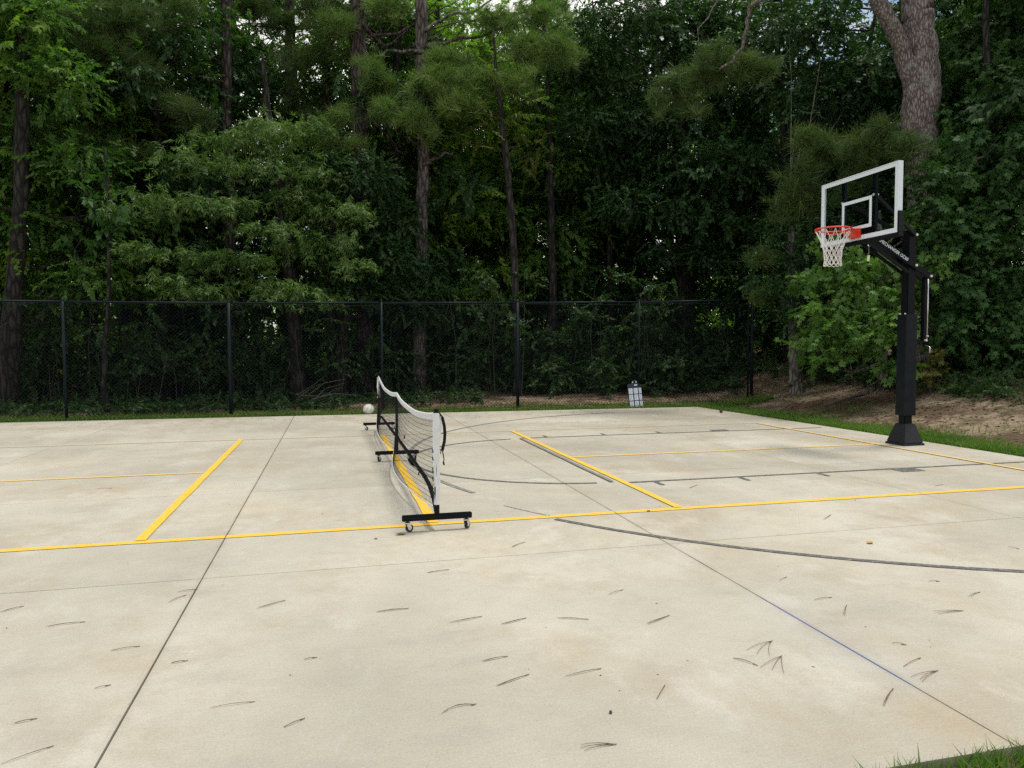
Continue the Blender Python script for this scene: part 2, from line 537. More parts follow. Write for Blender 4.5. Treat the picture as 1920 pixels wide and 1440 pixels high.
# ------------------------------------------------------------------ mesh helpers
class MB:
    def __init__(self):
        self.v, self.f, self.m = [], [], []

    def add(self, vs, fs, mi=0):
        o = len(self.v)
        self.v += [tuple(map(float, p)) for p in vs]
        self.f += [tuple(i + o for i in f) for f in fs]
        self.m += [mi] * len(fs)

    def box(self, a, b, mi=0):
        x0, y0, z0 = a
        x1, y1, z1 = b
        self.add([(x0, y0, z0), (x1, y0, z0), (x1, y1, z0), (x0, y1, z0), (x0, y0, z1), (x1, y0, z1), (x1, y1, z1), (x0, y1, z1)],
                 [(3, 2, 1, 0), (4, 5, 6, 7), (0, 1, 5, 4), (1, 2, 6, 5), (2, 3, 7, 6), (3, 0, 4, 7)], mi)

    def tube(self, pts, rad, n=8, mi=0, cap=True, twist=0.0):
        pts = [np.asarray(p, float) for p in pts]
        if not hasattr(rad, '__len__'):
            rad = [rad] * len(pts)
        rings = []
        prev = None
        for i, p in enumerate(pts):
            d = pts[min(i + 1, len(pts) - 1)] - pts[max(i - 1, 0)]
            d = d / (np.linalg.norm(d) + 1e-12)
            if prev is None:
                a = np.array([0, 0, 1.0]) if abs(d[2]) < 0.9 else np.array([1.0, 0, 0])
            else:
                a = prev
            u = a - d * (a @ d)
            u /= np.linalg.norm(u) + 1e-12
            w = np.cross(d, u)
            prev = u
            rings.append([p + rad[i] * (u * math.cos(k * 2 * math.pi / n + twist) + w * math.sin(k * 2 * math.pi / n + twist)) for k in range(n)])
        vs = [q for r in rings for q in r]
        fs = []
        for i in range(len(pts) - 1):
            for k in range(n):
                fs.append((i * n + k, i * n + (k + 1) % n, (i + 1) * n + (k + 1) % n, (i + 1) * n + k))
        if cap:
            fs.append(tuple(range(n - 1, -1, -1)))
            fs.append(tuple((len(pts) - 1) * n + k for k in range(n)))
        self.add(vs, fs, mi)

    def bar(self, a, b, w, h, up=(0, 0, 1), mi=0):
        """rectangular bar from a to b: w across, h along up"""
        a, b, up = np.asarray(a, float), np.asarray(b, float), np.asarray(up, float)
        d = (b - a) / np.linalg.norm(b - a)
        s = np.cross(d, up)
        s /= np.linalg.norm(s)
        u = np.cross(s, d)
        vs = []
        for p in (a, b):
            for (i, j) in ((-1, -1), (1, -1), (1, 1), (-1, 1)):
                vs.append(p + s * w / 2 * i + u * h / 2 * j)
        self.add(vs, [(3, 2, 1, 0), (4, 5, 6, 7), (0, 1, 5, 4), (1, 2, 6, 5), (2, 3, 7, 6), (3, 0, 4, 7)], mi)

    def disc(self, c, ax, r, t, n=14, mi=0):
        c, ax = np.asarray(c, float), np.asarray(ax, float)
        ax /= np.linalg.norm(ax)
        self.tube([c - ax * t / 2, c + ax * t / 2], r, n, mi)

    def build(self, name, mats, parent=None, bevel=0, smooth=False, seg=2):
        me = bpy.data.meshes.new(name)
        me.from_pydata(self.v, [], self.f)
        if not isinstance(mats, (list, tuple)):
            mats = [mats]
        for m in mats:
            me.materials.append(MAT[m])
        me.polygons.foreach_set('material_index', self.m)
        me.update()
        o = bpy.data.objects.new(name, me)
        COL.objects.link(o)
        o.parent = parent
        if bevel:
            bm = bmesh.new()
            bm.from_mesh(me)
            bmesh.ops.bevel(bm, geom=bm.edges[:], offset=bevel, segments=seg, affect='EDGES', clamp_overlap=True)
            bm.to_mesh(me)
            bm.free()
        if smooth:
            me.polygons.foreach_set('use_smooth', [True] * len(me.polygons))
        return o


def mesh_np(name, V, Q, mat, parent=None, smooth=False):
    """quads-only mesh from numpy arrays"""
    me = bpy.data.meshes.new(name)
    V = np.ascontiguousarray(V, np.float32)
    Q = np.ascontiguousarray(Q, np.int32)
    me.vertices.add(len(V))
    me.vertices.foreach_set('co', V.ravel())
    me.loops.add(Q.size)
    me.loops.foreach_set('vertex_index', Q.ravel())
    me.polygons.add(len(Q))
    me.polygons.foreach_set('loop_start', np.arange(0, Q.size, 4, dtype=np.int32))
    me.polygons.foreach_set('loop_total', np.full(len(Q), 4, np.int32))
    me.update(calc_edges=True)
    for m in (mat if isinstance(mat, (list, tuple)) else [mat]):
        me.materials.append(MAT[m])
    o = bpy.data.objects.new(name, me)
    COL.objects.link(o)
    o.parent = parent
    return o


def tag(o, label=None, cat=None, group=None, kind=None):
    for k, v in (('label', label), ('category', cat), ('group', group), ('kind', kind)):
        if v:
            o[k] = v
    return o


def thing(name, label, cat, loc=(0, 0, 0), group=None):
    o = bpy.data.objects.new(name, None)
    COL.objects.link(o)
    o.empty_display_size = 0.2
    o.location = loc
    return tag(o, label, cat, group)


def ss(a, b, x):
    t = np.clip((np.asarray(x, float) - a) / (b - a), 0, 1)
    return t * t * (3 - 2 * t)


# ------------------------------------------------------------------ the ground
XE, YN = 7.60, -3.70                     # slab: right and near edges


def back_edge(x):
    return 9.95 - 0.035 * (x - 0.0)


def right_edge(y):
    return XE - 0.02 * ss(5, 9.7, y) * 10 * 0.6


def H(x, y):
    x, y = np.asarray(x, float), np.asarray(y, float)
    dx = x - right_edge(y)
    dy = y - back_edge(x)
    h = -0.03 + 0.84 * ss(0.5, 5.4, dx) * ss(-6.5, 0.5, y) + 0.14 * ss(0.15, 2.2, dy) * ss(-4, 5, x) + 0.04 * ss(0.1, 0.6, dy) + 0.35 * ss(11.5, 28, y)
    h = h + 0.02 * np.sin(x * 2.1 + 0.7 * y) * np.sin(y * 1.7) * ss(0.4, 1.5, np.maximum(dx, dy))
    inside = (dx < 0.0) & (dy < 0.0) & (y > YN) & (x > -7.75)
    return np.where(inside, -0.16, h)


xs = np.unique(np.concatenate([np.array([-900, -400, -200, -120, -80, -60, -45, -35, -28, -22, -18, -15, -12.5]), np.arange(-11, 22.01, 0.22),
                               np.array([24, 27, 31, 36, 45, 60, 80, 120, 200, 400, 900]), np.array([-7.78, -7.72])]))
ys = np.unique(np.concatenate([np.array([-900, -400, -200, -100, -60, -40, -25, -18, -13, -10, -8, -6.5, -5.5, -4.8]), np.arange(-4.4, 20.01, 0.22),
                               np.array([YN - 0.005, YN + 0.03]), np.array([21, 23, 25, 28, 32, 38, 45, 55, 70, 100, 160, 300, 500, 900])]))
GX, GY = np.meshgrid(xs, ys)
GZ = H(GX, GY)
nx, ny = len(xs), len(ys)
ii = np.arange(nx * ny).reshape(ny, nx)
Q = np.stack([ii[:-1, :-1], ii[:-1, 1:], ii[1:, 1:], ii[1:, :-1]], -1).reshape(-1, 4)
ground = mesh_np('ground', np.stack([GX, GY, GZ], -1).reshape(-1, 3), Q, 'soil')
ground.data.polygons.foreach_set('use_smooth', [True] * len(ground.data.polygons))
tag(ground, kind='structure')

# ------------------------------------------------------------------ concrete slab of jointed panels
slab_b = MB()
slab_b.v = [(-7.70, YN + 0.02, -0.14), (XE - 0.02, YN + 0.02, -0.14), (right_edge(9.6) - 0.03, back_edge(7.5) - 0.03, -0.14), (-7.70, back_edge(-7.7) - 0.03, -0.14)]
slab_b.v += [(x, y, -0.012) for x, y, z in slab_b.v]
slab_b.f = [(3, 2, 1, 0), (4, 5, 6, 7), (0, 1, 5, 4), (1, 2, 6, 5), (2, 3, 7, 6), (3, 0, 4, 7)]
slab_b.m = [0] * 6
slab = slab_b.build('concrete_slab', 'joint')
tag(slab, kind='structure')
JX = [-7.72, -4.66, -1.545, 1.53, 4.60, None]
JY = [YN, -1.0, 1.735, 4.45, 7.18, None]
GAPX = {1: 0.004, 2: 0.0075, 3: 0.0055, 4: 0.004}
GAPY = {1: 0.0045, 2: 0.0035, 3: 0.0035, 4: 0.0035}
prng = random.Random(3)
for i in range(5):
    for j in range(5):
        y0 = JY[j] + GAPY.get(j, 0) / 2
        x0 = JX[i] + GAPX.get(i, 0) / 2

        def corner(ix, jy):
            y = (JY[jy] if jy < 5 else None)
            x = (JX[ix] if ix < 5 else None)
            if y is None:
                y = back_edge(x if x is not None else 7.48)
            if x is None:
                x = float(right_edge(y))
            return x, y
        gx0, gx1 = GAPX.get(i, 0) / 2, GAPX.get(i + 1, 0) / 2
        gy0, gy1 = GAPY.get(j, 0) / 2, GAPY.get(j + 1, 0) / 2
        cs = [corner(i, j), corner(i + 1, j), corner(i + 1, j + 1), corner(i, j + 1)]
        cs = [(cs[0][0] + gx0, cs[0][1] + gy0), (cs[1][0] - gx1, cs[1][1] + gy0), (cs[2][0] - gx1, cs[2][1] - gy1), (cs[3][0] + gx0, cs[3][1] - gy1)]
        m = MB()
        # slightly ragged arris: subdivide the edges
        ring = []
        for k in range(4):
            a, b = np.array(cs[k]), np.array(cs[(k + 1) % 4])
            nseg = 14
            nrm = np.array([-(b - a)[1], (b - a)[0]]) / np.linalg.norm(b - a)
            for s in range(nseg):
                p = a + (b - a) * s / nseg
                if s:
                    p = p + nrm * prng.uniform(0, 0.0016)
                ring.append(p)
        n = len(ring)
        vs = [(p[0], p[1], 0.0) for p in ring] + [(p[0], p[1], -0.11 if (i == 4 or j in (0, 4) or i == 0) else -0.0125) for p in ring]
        fs = [tuple(range(n))] + [(k + n, (k + 1) % n + n, (k + 1) % n, k) for k in range(n)]
        m.add(vs, fs)
        m.build('concrete_panel', 'concrete', slab)

LINEZ = 0.004


def line_x(name, x0, x1, y, w, mat):
    """painted line along x, broken where it meets the saw-cut joints"""
    cuts = [x0] + [j for j in JX[1:5] if x0 < j < x1] + [x1]
    m = MB()
    for a, b in zip(cuts[:-1], cuts[1:]):
        a2 = a + (0.004 if a != x0 else 0)
        b2 = b - (0.004 if b != x1 else 0)
        nseg = max(2, int((b2 - a2) / 0.25))
        top, bot = [], []
        for k in range(nseg + 1):
            x = a2 + (b2 - a2) * k / nseg
            top.append((x, y + w / 2 + prng.uniform(-.004, .004), LINEZ))
            bot.append((x, y - w / 2 + prng.uniform(-.004, .004), LINEZ))
        vs = bot + top
        N = nseg + 1
        m = MB()
        m.add(vs, [(k, k + 1, N + k + 1, N + k) for k in range(nseg)])
        m.build(name, mat, slab)


def line_y(name, x, y0, y1, w, mat, z=LINEZ):
    cuts = [y0] + [j for j in JY[1:5] if y0 < j < y1] + [y1]
    m = MB()
    for a, b in zip(cuts[:-1], cuts[1:]):
        a2 = a + (0.003 if a != y0 else 0)
        b2 = b - (0.003 if b != y1 else 0)
        nseg = max(2, int((b2 - a2) / 0.25))
        l, r = [], []
        for k in range(nseg + 1):
            y = a2 + (b2 - a2) * k / nseg
            l.append((x - w / 2 + prng.uniform(-.004, .004), y, z))
            r.append((x + w / 2 + prng.uniform(-.004, .004), y, z))
        N = nseg + 1
        m = MB()
        m.add(l + r, [(N + k, N + k + 1, k + 1, k) for k in range(nseg)])
        m.build(name, mat, slab)


def arc(name, c, r, a0, a1, w, mat, n=64, z=LINEZ):
    m = MB()
    vs = []
    for k in range(n + 1):
        a = R_(a0 + (a1 - a0) * k / n)
        e = prng.uniform(-.002, .002)
        vs.append((c[0] + (r - w / 2 + e) * math.cos(a), c[1] + (r - w / 2 + e) * math.sin(a), z))
        vs.append((c[0] + (r + w / 2 + e) * math.cos(a), c[1] + (r + w / 2 + e) * math.sin(a), z))
    fs = []
    for k in range(n):
        xm = (vs[2 * k][0] + vs[2 * k + 2][0]) / 2
        if any(abs(xm - j) < 0.006 for j in JX[1:5]):
            continue
        fs.append((2 * k, 2 * k + 1, 2 * k + 3, 2 * k + 2))
    m.add(vs, fs)
    return m.build(name, mat, slab)


Z2 = 0.008
line_y('kitchen_line', -2.134, 0.035, 6.06, 0.076, 'yellow', Z2)
line_y('kitchen_line', 2.134, 0.035, 6.06, 0.072, 'yellow', Z2)
line_y('net_line', 0.0, 0.035, 6.06, 0.085, 'yellow', Z2)
line_x('sideline', -6.70, 7.40, 0.0, 0.08, 'yellow')
line_x('sideline', -6.70, 6.70, 6.10, 0.075, 'yellow_faint')
line_x('centre_line', -6.70, -2.19, 3.05, 0.07, 'yellow_worn')
line_x('centre_line', 2.185, 6.67, 3.05, 0.075, 'yellow_worn')
line_y('baseline', 6.706, 0.04, 6.06, 0.075, 'yellow_worn', Z2)
line_y('baseline', -6.70, 0.04, 6.06, 0.06, 'yellow_worn', Z2)
# basketball key and three-point arc
line_x('lane_line', 2.10, 7.45, 1.24, 0.048, 'grey')
line_x('lane_line', 2.02, 7.35, 5.10, 0.048, 'grey')
line_y('free_throw_line', 2.02, 1.30, 5.05, 0.046, 'grey_worn', 0.012)
arc('free_throw_circle', (2.02, 3.17), 1.87, 95, 265, 0.05, 'grey')
arc('three_point_arc', (5.86, 3.17), 5.70, 118, 201, 0.055, 'grey_worn')
arc('three_point_arc', (5.86, 3.15), 5.86, 213.6, 262, 0.056, 'grey')
arc('three_point_arc', (5.86, 3.15), 5.80, 207, 212.5, 0.022, 'grey_ghost', 20)
arc('three_point_arc', (5.86, 3.17), 5.70, 98, 117.5, 0.055, 'grey')
for yy, s in ((1.24, -1), (5.10, 1)):
    for xx in (2.46, 3.43, 4.39):
        m = MB()
        y0, y1 = sorted((yy + s * 0.026, yy + s * 0.22))
        m.add([(xx - .024, y0, LINEZ), (xx + .024, y0, LINEZ), (xx + .024, y1, LINEZ), (xx - .024, y1, LINEZ)], [(0, 1, 2, 3)])
        m.build('lane_mark', 'grey', slab)
    m = MB()
    y0, y1 = sorted((yy + s * 0.026, yy + s * 0.21))
    m.add([(5.34, y0, LINEZ), (5.64, y0, LINEZ), (5.64, y1, LINEZ), (5.34, y1, LINEZ)], [(0, 1, 2, 3)])
    m.build('lane_block', 'grey', slab)

# ------------------------------------------------------------------ chain-link fence behind the slab
FY = 10.35
FTOP = [2.35, 2.35, 2.35, 2.39, 2.42, 2.47, 2.55]
FX = [-8.95, -5.88, -2.82, 0.29, 3.33, 6.30, 9.30]
fence = thing('chain_link_fence', 'tall black chain-link fence along the back edge of the concrete court', 'fence', (0, FY, 0))
fence_off = Vector((0, FY, 0))


def P(o, parent, off):
    o.parent = parent
    o.location = tuple(-c for c in off)
    return o


for k, (x, zt) in enumerate(zip(FX, FTOP)):
    zb = float(H(x, FY)) - 0.06
    m = MB()
    r = 0.038 if k in (2, 4, 6) else (0.020 if k == 5 else 0.030)
    m.tube([(x, FY, zb), (x, FY, zt + 0.015)], r, 12)
    m.tube([(x, FY, zt + 0.010), (x, FY, zt + 0.035), (x, FY, zt + 0.05)], [r * 1.12, r * 1.05, r * 0.3], 12)
    P(m.build('post', 'post', smooth=True), fence, fence_off)
m = MB()
zb = float(H(9.22, FY)) - 0.06
m.tube([(9.21, FY + 0.02, zb), (9.21, FY + 0.02, 2.50)], 0.022, 10)
P(m.build('brace_post', 'post', smooth=True), fence, fence_off)
for k in range(len(FX) - 1):
    x0, x1, z0, z1 = FX[k], FX[k + 1], FTOP[k], FTOP[k + 1]
    m = MB()
    m.tube([(x0 + 0.03, FY, z0 - 0.01), (x1 - 0.03, FY, z1 - 0.01)], 0.021, 10)
    P(m.build('top_rail', 'post', smooth=True), fence, fence_off)
    m = MB()
    pitch = 0.0778          # spacing of the wires along x (55 mm diamonds)
    zt = min(z0, z1) - 0.03
    zbt = min(float(H(x0, FY)), float(H(x1, FY))) + 0.03
    hgt = zt - zbt
    xa, xb = x0 + 0.035, x1 - 0.035
    for s in (1, -1):
        t = -hgt
        while t < (xb - xa) + hgt:
            # wire x = xa + t + s*z
            pts = []
            if s == 1:
                za, ze = max(0, -t), min(hgt, (xb - xa) - t)
                a, b = (xa + t + za, za), (xa + t + ze, ze)
            else:
                za, ze = max(0, t - (xb - xa)), min(hgt, t)
                a, b = (xa + t - za, za), (xa + t - ze, ze)
            if ze - za > 0.02:
                yy = FY - 0.034 + s * 0.0022
                m.tube([(a[0], yy, zbt + a[1]), (b[0], yy, zbt + b[1])], 0.0030, 3, cap=False)
            t += pitch
    for zz in (zbt + 0.01, zt - 0.004):
        m.tube([(xa, FY - 0.034, zz), (xb, FY - 0.034, zz)], 0.004, 4)
    o = P(m.build('wire_mesh', 'vinyl'), fence, fence_off)
    o['kind'] = 'stuff'

# ------------------------------------------------------------------ rolling net across the court
NY0, NYC, NY1 = -0.20, 3.34, 6.90
net = thing('court_net', 'portable black court net with white top tape on a wheeled frame', 'net', (0, NYC, 0))
noff = Vector((0, NYC, 0))


def caster(x, y, spin, parent):
    m = MB()
    c, s = math.cos(spin), math.sin(spin)
    fx = np.array([c, s, 0])
    ax = np.array([-s, c, 0])
    wc = np.array([x, y, 0.031]) + fx * 0.014
    m.disc(wc, ax, 0.030, 0.018, 18, 0)
    m.disc(wc, ax, 0.016, 0.022, 14, 1)
    for q in (-1, 1):
        m.bar(wc + ax * q * 0.0145, np.array([x, y, 0.066]) + ax * q * 0.0145, 0.004, 0.030, up=fx, mi=1)
    m.box((x - 0.020, y - 0.018, 0.066), (x + 0.020, y + 0.018, 0.074), 1)
    m.tube([(x, y, 0.070), (x, y, 0.086)], 0.012, 10, 0)
    o = m.build('caster', ['rubber', 'steel'], parent)
    P(o, parent, noff)
    o.location = (0, 0, 0)
    return o


def base_bar(y, spin):
    m = MB()
    m.box((-0.265, y - 0.022, 0.085), (0.265, y + 0.022, 0.128))
    o = P(m.build('base_bar', 'black', bevel=0.004), net, noff)
    for s in (-1, 1):
        m = MB()
        m.box((s * 0.2655 - 0.0016, y - 0.019, 0.088), (s * 0.2655 + 0.0016, y + 0.019, 0.125))
        m.build('end_cap', 'rubber', o)
    for s in (-1, 1):
        c = caster(s * 0.225, y, spin + (0.5 if s > 0 else 0), o)
    return o


base_bar(NY0, 0.35)
base_bar(NYC, 0.9)
base_bar(NY1, -0.6)


def ztop(y):
    """upper edge of the net: held at the ends and the centre post, sagging between"""
    if y < NYC:
        t = (y - NY0) / (NYC - NY0)
        return 0.905 + (0.850 - 0.905) * t - 0.085 * 4 * t * (1 - t) * (1.0 - 0.15 * t)
    t = (y - NYC) / (NY1 - NYC)
    return 0.850 + (0.925 - 0.850) * t - 0.085 * 4 * t * (1 - t)


def xbot(y):
    """lower edge blown a little towards one side between the posts"""
    if y < NYC:
        t = (y - NY0) / (NYC - NY0)
        return 0.02 - 0.06 * t - 0.14 * math.sin(math.pi * t) ** 1.2 * (0.7 + 0.5 * t)
    t = (y - NYC) / (NY1 - NYC)
    return -0.04 - 0.04 * t * (1 - t) * 4 - 0.03 * math.sin(math.pi * t)


def zbot(y):
    t = (y - NY0) / (NYC - NY0) if y < NYC else (y - NYC) / (NY1 - NYC)
    return 0.145 - 0.045 * 4 * t * (1 - t)


def nsurf(y, v):
    """v 0 at the bottom cord, 1 under the tape"""
    zt = ztop(y) - 0.045
    x = xbot(y) * (1 - v) ** 1.3 - 0.03 * math.sin(math.pi * v) * (1 - abs(2 * ((y - NY0) % 3.55) / 3.55 - 1))
    return (x, y, zbot(y) + (zt - zbot(y)) * v)


for y, nm in ((NY0, 'post'), (NY1, 'post')):
    m = MB()
    m.tube([(0, y, 0.12), (0, y, 0.922), (0, y, 0.930), (0, y, 0.933)], [0.019, 0.019, 0.015, 0.004], 14)
    P(m.build('post', 'black', smooth=False), net, noff)
m = MB()
m.tube([(0, NYC, 0.12), (0, NYC, 0.80)], 0.016, 12)
P(m.build('centre_post', 'black'), net, noff)
m = MB()
m.tube([(0.0, NYC + 0.055, 0.12), (0.0, NYC + 0.055, 0.30)], 0.018, 12)
P(m.build('socket_post', 'black'), net, noff)
m = MB()
zb_ = 0.285
pts = [(0.0, NY0 + 0.03, 0.13), (0.0, NY0 + 0.16, 0.20), (0.0, NY0 + 0.42, 0.265), (0.0, NY0 + 0.75, zb_), (0, NYC, 0.30)]
m.tube(pts, 0.018, 12)
P(m.build('frame_rail', 'black', smooth=True), net, noff)
m = MB()
pts = [(0.0, NY1 - 0.03, 0.13), (0.0, NY1 - 0.16, 0.20), (0.0, NY1 - 0.42, 0.265), (0.0, NY1 - 0.75, zb_), (0, NYC, 0.30)]
m.tube(pts, 0.018, 12)
P(m.build('frame_rail', 'black', smooth=True), net, noff)
m = MB()
m.disc((0, NYC - 0.03, 0.30), (0, 1, 0), 0.026, 0.03, 12)
P(m.build('clamp_knob', ['black', 'steel']), net, noff)

m = MB()
ysn = np.arange(NY0 + 0.05, NY1 - 0.02, 0.0445)
for y in ysn:
    m.tube([nsurf(y, v) for v in np.linspace(0, 1, 7)], 0.0013, 3, cap=False)
nh = 17
for k in range(nh):
    v = (k + 0.5) / nh
    m.tube([nsurf(y, v) for y in np.linspace(NY0 + 0.03, NY1 - 0.02, 70)], 0.0016, 3, cap=False)
o = P(m.build('net_mesh', 'netcord'), net, noff)
o['kind'] = 'stuff'

# white tape: two folded layers with a seam along the middle
yy = np.linspace(NY0 + 0.01, NY1 - 0.01, 90)
m = MB()
prof = [(-0.006, -0.052), (-0.009, -0.026), (-0.0075, -0.024), (-0.009, -0.022), (-0.006, -0.002), (0, 0.002), (0.006, -0.002), (0.009, -0.022), (0.0075, -0.024), (0.009, -0.026), (0.006, -0.052)]
vs, fs = [], []
n = len(prof)
for k, y in enumerate(yy):
    wob = 0.006 * math.sin(y * 3.1) * math.sin(y * 1.3 + 1)
    for (px, pz) in prof:
        vs.append((px + wob, y, ztop(y) + pz))
for k in range(len(yy) - 1):
    for j in range(n - 1):
        fs.append((k * n + j, (k + 1) * n + j, (k + 1) * n + j + 1, k * n + j + 1))
m.add(vs, fs)
P(m.build('top_tape', 'fabric', smooth=True), net, noff)
m = MB()
m.tube([nsurf(y, 0.0) for y in np.linspace(NY0 + 0.02, NY1 - 0.02, 80)], 0.0065, 6)
P(m.build('bottom_tape', 'fabric', smooth=True), net, noff)


def sleeve(y, s, nm, zlo, r, mats):
    """cloth pocket pulled over an end post, creased and gathered at the ties"""
    m = MB()
    N, K = 26, 22
    vs, fs = [], []
    for k in range(K + 1):
        t = k / K
        z = zlo + (0.90 - zlo) * t
        rr = r * (1.0 + 0.42 * ss(0.42, 0.75, t) * (0.7 + 0.3 * math.sin(t * 17)))
        for j in range(N):
            a = 2 * math.pi * j / N
            cr = 1 + 0.06 * math.sin(3 * a + 9 * t) + 0.05 * math.sin(5 * a - 13 * t)
            ex = 1.0 + 0.35 * max(0, math.cos(a - math.pi / 2 * (1 if s > 0 else -1)))
            vs.append((0.004 * math.sin(9 * t) + rr * cr * math.cos(a), y + rr * cr * ex * math.sin(a) * 0.9, z))
    for k in range(K):
        for j in range(N):
            fs.append((k * N + j, k * N + (j + 1) % N, (k + 1) * N + (j + 1) % N, (k + 1) * N + j))
    m.add(vs, fs)
    return P(m.build(nm, mats, smooth=True), net, noff)


sleeve(NY0, 1, 'end_sleeve', 0.20, 0.0225, 'fabric')
sleeve(NY1, -1, 'end_sleeve', 0.55, 0.022, 'fabric')
for y, s in ((NY0, 1), (NY1, -1)):
    m = MB()
    m.bar((0.0, y + s * 0.10, ztop(y + s * 0.1) - 0.028), (0.0, y - s * 0.01, 0.905), 0.022, 0.048, up=(0, 0, 1))
    P(m.build('tension_strap', 'netcord', bevel=0.003), net, noff)
    m = MB()
    m.bar((0.0, y, 0.925), (0.052, y - 0.01, 0.86), 0.03, 0.012, up=(1, 0, 0.6))
    P(m.build('tension_strap', 'netcord', bevel=0.003), net, noff)
# loose black strap hanging in a loop behind the near sleeve
m = MB()
pts = [(0.046, NY0, 0.865), (0.062, NY0 + 0.005, 0.80), (0.066, NY0 + 0.005, 0.74), (0.062, NY0 + 0.004, 0.68), (0.048, NY0, 0.63), (0.044, NY0, 0.61)]
for a, b in zip(pts[:-1], pts[1:]):
    m.bar(a, b, 0.012, 0.022, up=(1, 0, 0.1))
m.tube([(0.044, NY0, 0.61), (0.052, NY0, 0.575), (0.056, NY0 - .003, 0.545), (0.052, NY0 - .004, 0.52)], 0.004, 6)
m.bar((0.05, NY0 - .004, 0.525), (0.057, NY0 - .006, 0.50), 0.006, 0.012)
P(m.build('loose_strap', 'netcord', smooth=False), net, noff)
for zz, sx in ((0.62, -1), (0.56, -1), (0.47, -1), (0.40, -1), (0.34, -1), (0.61, 1)):
    m = MB()
    m.tube([(sx * 0.027, NY0 + 0.01, zz + 0.012), (sx * 0.034, NY0 - 0.004, zz), (sx * 0.028, NY0 - 0.012, zz - 0.02)], 0.0035, 6)
    P(m.build('tie', 'netcord'), net, noff)
for (y, v) in ((1.6, 0.62), (0.55, 0.30)):
    p = nsurf(y, v)
    m = MB()
    m.tube([(p[0] + 0.004, y, p[2] + 0.02), (p[0] - 0.006, y - 0.01, p[2]), (p[0] - 0.004, y + 0.015, p[2] - 0.018)], 0.006, 6)
    P(m.build('hook', 'netcord'), net, noff)

# ------------------------------------------------------------------ basketball goal
BX, BY = 7.10, 2.95
hoop = thing('basketball_hoop', 'tall black-poled basketball hoop with glass backboard and red rim', 'basketball hoop', (BX, BY, 0))
hoff = Vector((BX, BY, 0))


def HP(mb, name, mats, bevel=0.0, smooth=False, par=None):
    o = mb.build(name, mats, bevel=bevel, smooth=smooth)
    if par is None:
        P(o, hoop, hoff)
    else:
        o.parent = par
    return o


def frustum(m, c, z0, w0, z1, w1, mi=0):
    vs = []
    for z, w in ((z0, w0), (z1, w1)):
        for sx, sy in ((-1, -1), (1, -1), (1, 1), (-1, 1)):
            vs.append((c[0] + sx * w, c[1] + sy * w, z))
    m.add(vs, [(3, 2, 1, 0), (4, 5, 6, 7), (0, 1, 5, 4), (1, 2, 6, 5), (2, 3, 7, 6), (3, 0, 4, 7)], mi)


m = MB()
frustum(m, (BX, BY), 0.002, 0.178, 0.030, 0.174)
HP(m, 'base_flange', 'rubber', bevel=0.004)
m = MB()
frustum(m, (BX, BY), 0.0301, 0.170, 0.30, 0.092)
HP(m, 'base_cover', 'rubber', bevel=0.012)
m = MB()
m.box((BX - 0.065, BY - 0.065, 0.28), (BX + 0.065, BY + 0.065, 2.99))
pole = HP(m, 'pole', 'black', bevel=0.012)
m = MB()
m.box((BX - 0.062, BY - 0.062, 2.992), (BX + 0.062, BY + 0.062, 3.0))
HP(m, 'pole_cap', 'rubber')
m = MB()
vs, fs = [], []
K = 16
sq = []
for k in range(4):                       # rounded square section
    a0 = k * math.pi / 2
    for j in range(5):
        a = a0 + j * math.pi / 8
        cx = (1 if k in (0, 3) else -1)
        cyy = (1 if k in (0, 1) else -1)
        sq.append((cx * 0.077 + 0.015 * math.cos(a), cyy * 0.077 + 0.015 * math.sin(a)))
n = len(sq)
for k in range(K + 1):
    t = k / K
    z = 0.415 + (1.835 - 0.415) * t
    for (x, y) in sq:
        w = 1 + 0.012 * math.sin(11 * t + x * 30) * math.sin(5 * t + y * 20) + (0.05 * max(0, 0.12 - t) / 0.12)
        vs.append((BX + x * w, BY + y * w, z))
for k in range(K):
    for j in range(n):
        fs.append((k * n + j, k * n + (j + 1) % n, (k + 1) * n + (j + 1) % n, (k + 1) * n + j))
fs.append(tuple(range(n - 1, -1, -1)))
fs.append(tuple(K * n + j for j in range(n)))
m.add(vs, fs)
padp = HP(m, 'pole_pad', 'pad')
for s in (-1, 1):
    m = MB()
    m.disc((BX - 0.08, BY + s * 0.045, 1.842), (0, 0, 1), 0.012, 0.014, 10)
    HP(m, 'pad_fastener', 'bolt')

GX0, GX1 = 6.235, 6.247                  # glass pane
YB0, YB1, ZB0, ZB1 = 2.19, 3.68, 2.835, 3.735
m = MB()
m.box((GX0, YB0 + 0.02, ZB0 + 0.02), (GX1, YB1 - 0.02, ZB1 - 0.02))
HP(m, 'backboard_glass', 'glass')


def rect_ring(m, x0, x1, y0, y1, z0, z1, w, wz=None):
    vs = []
    for x in (x0, x1):
        for q in (0, w):
            vs += [(x, y0 + q, z0 + q), (x, y1 - q, z0 + q), (x, y1 - q, z1 - q), (x, y0 + q, z1 - q)]
    fs = []
    for k in range(4):
        a, b = k, (k + 1) % 4
        fs += [(b, a, a + 4, b + 4), (a + 8, b + 8, b + 12, a + 12), (a, b, b + 8, a + 8), (b + 4, a + 4, a + 12, b + 12)]
    m.add(vs, fs)


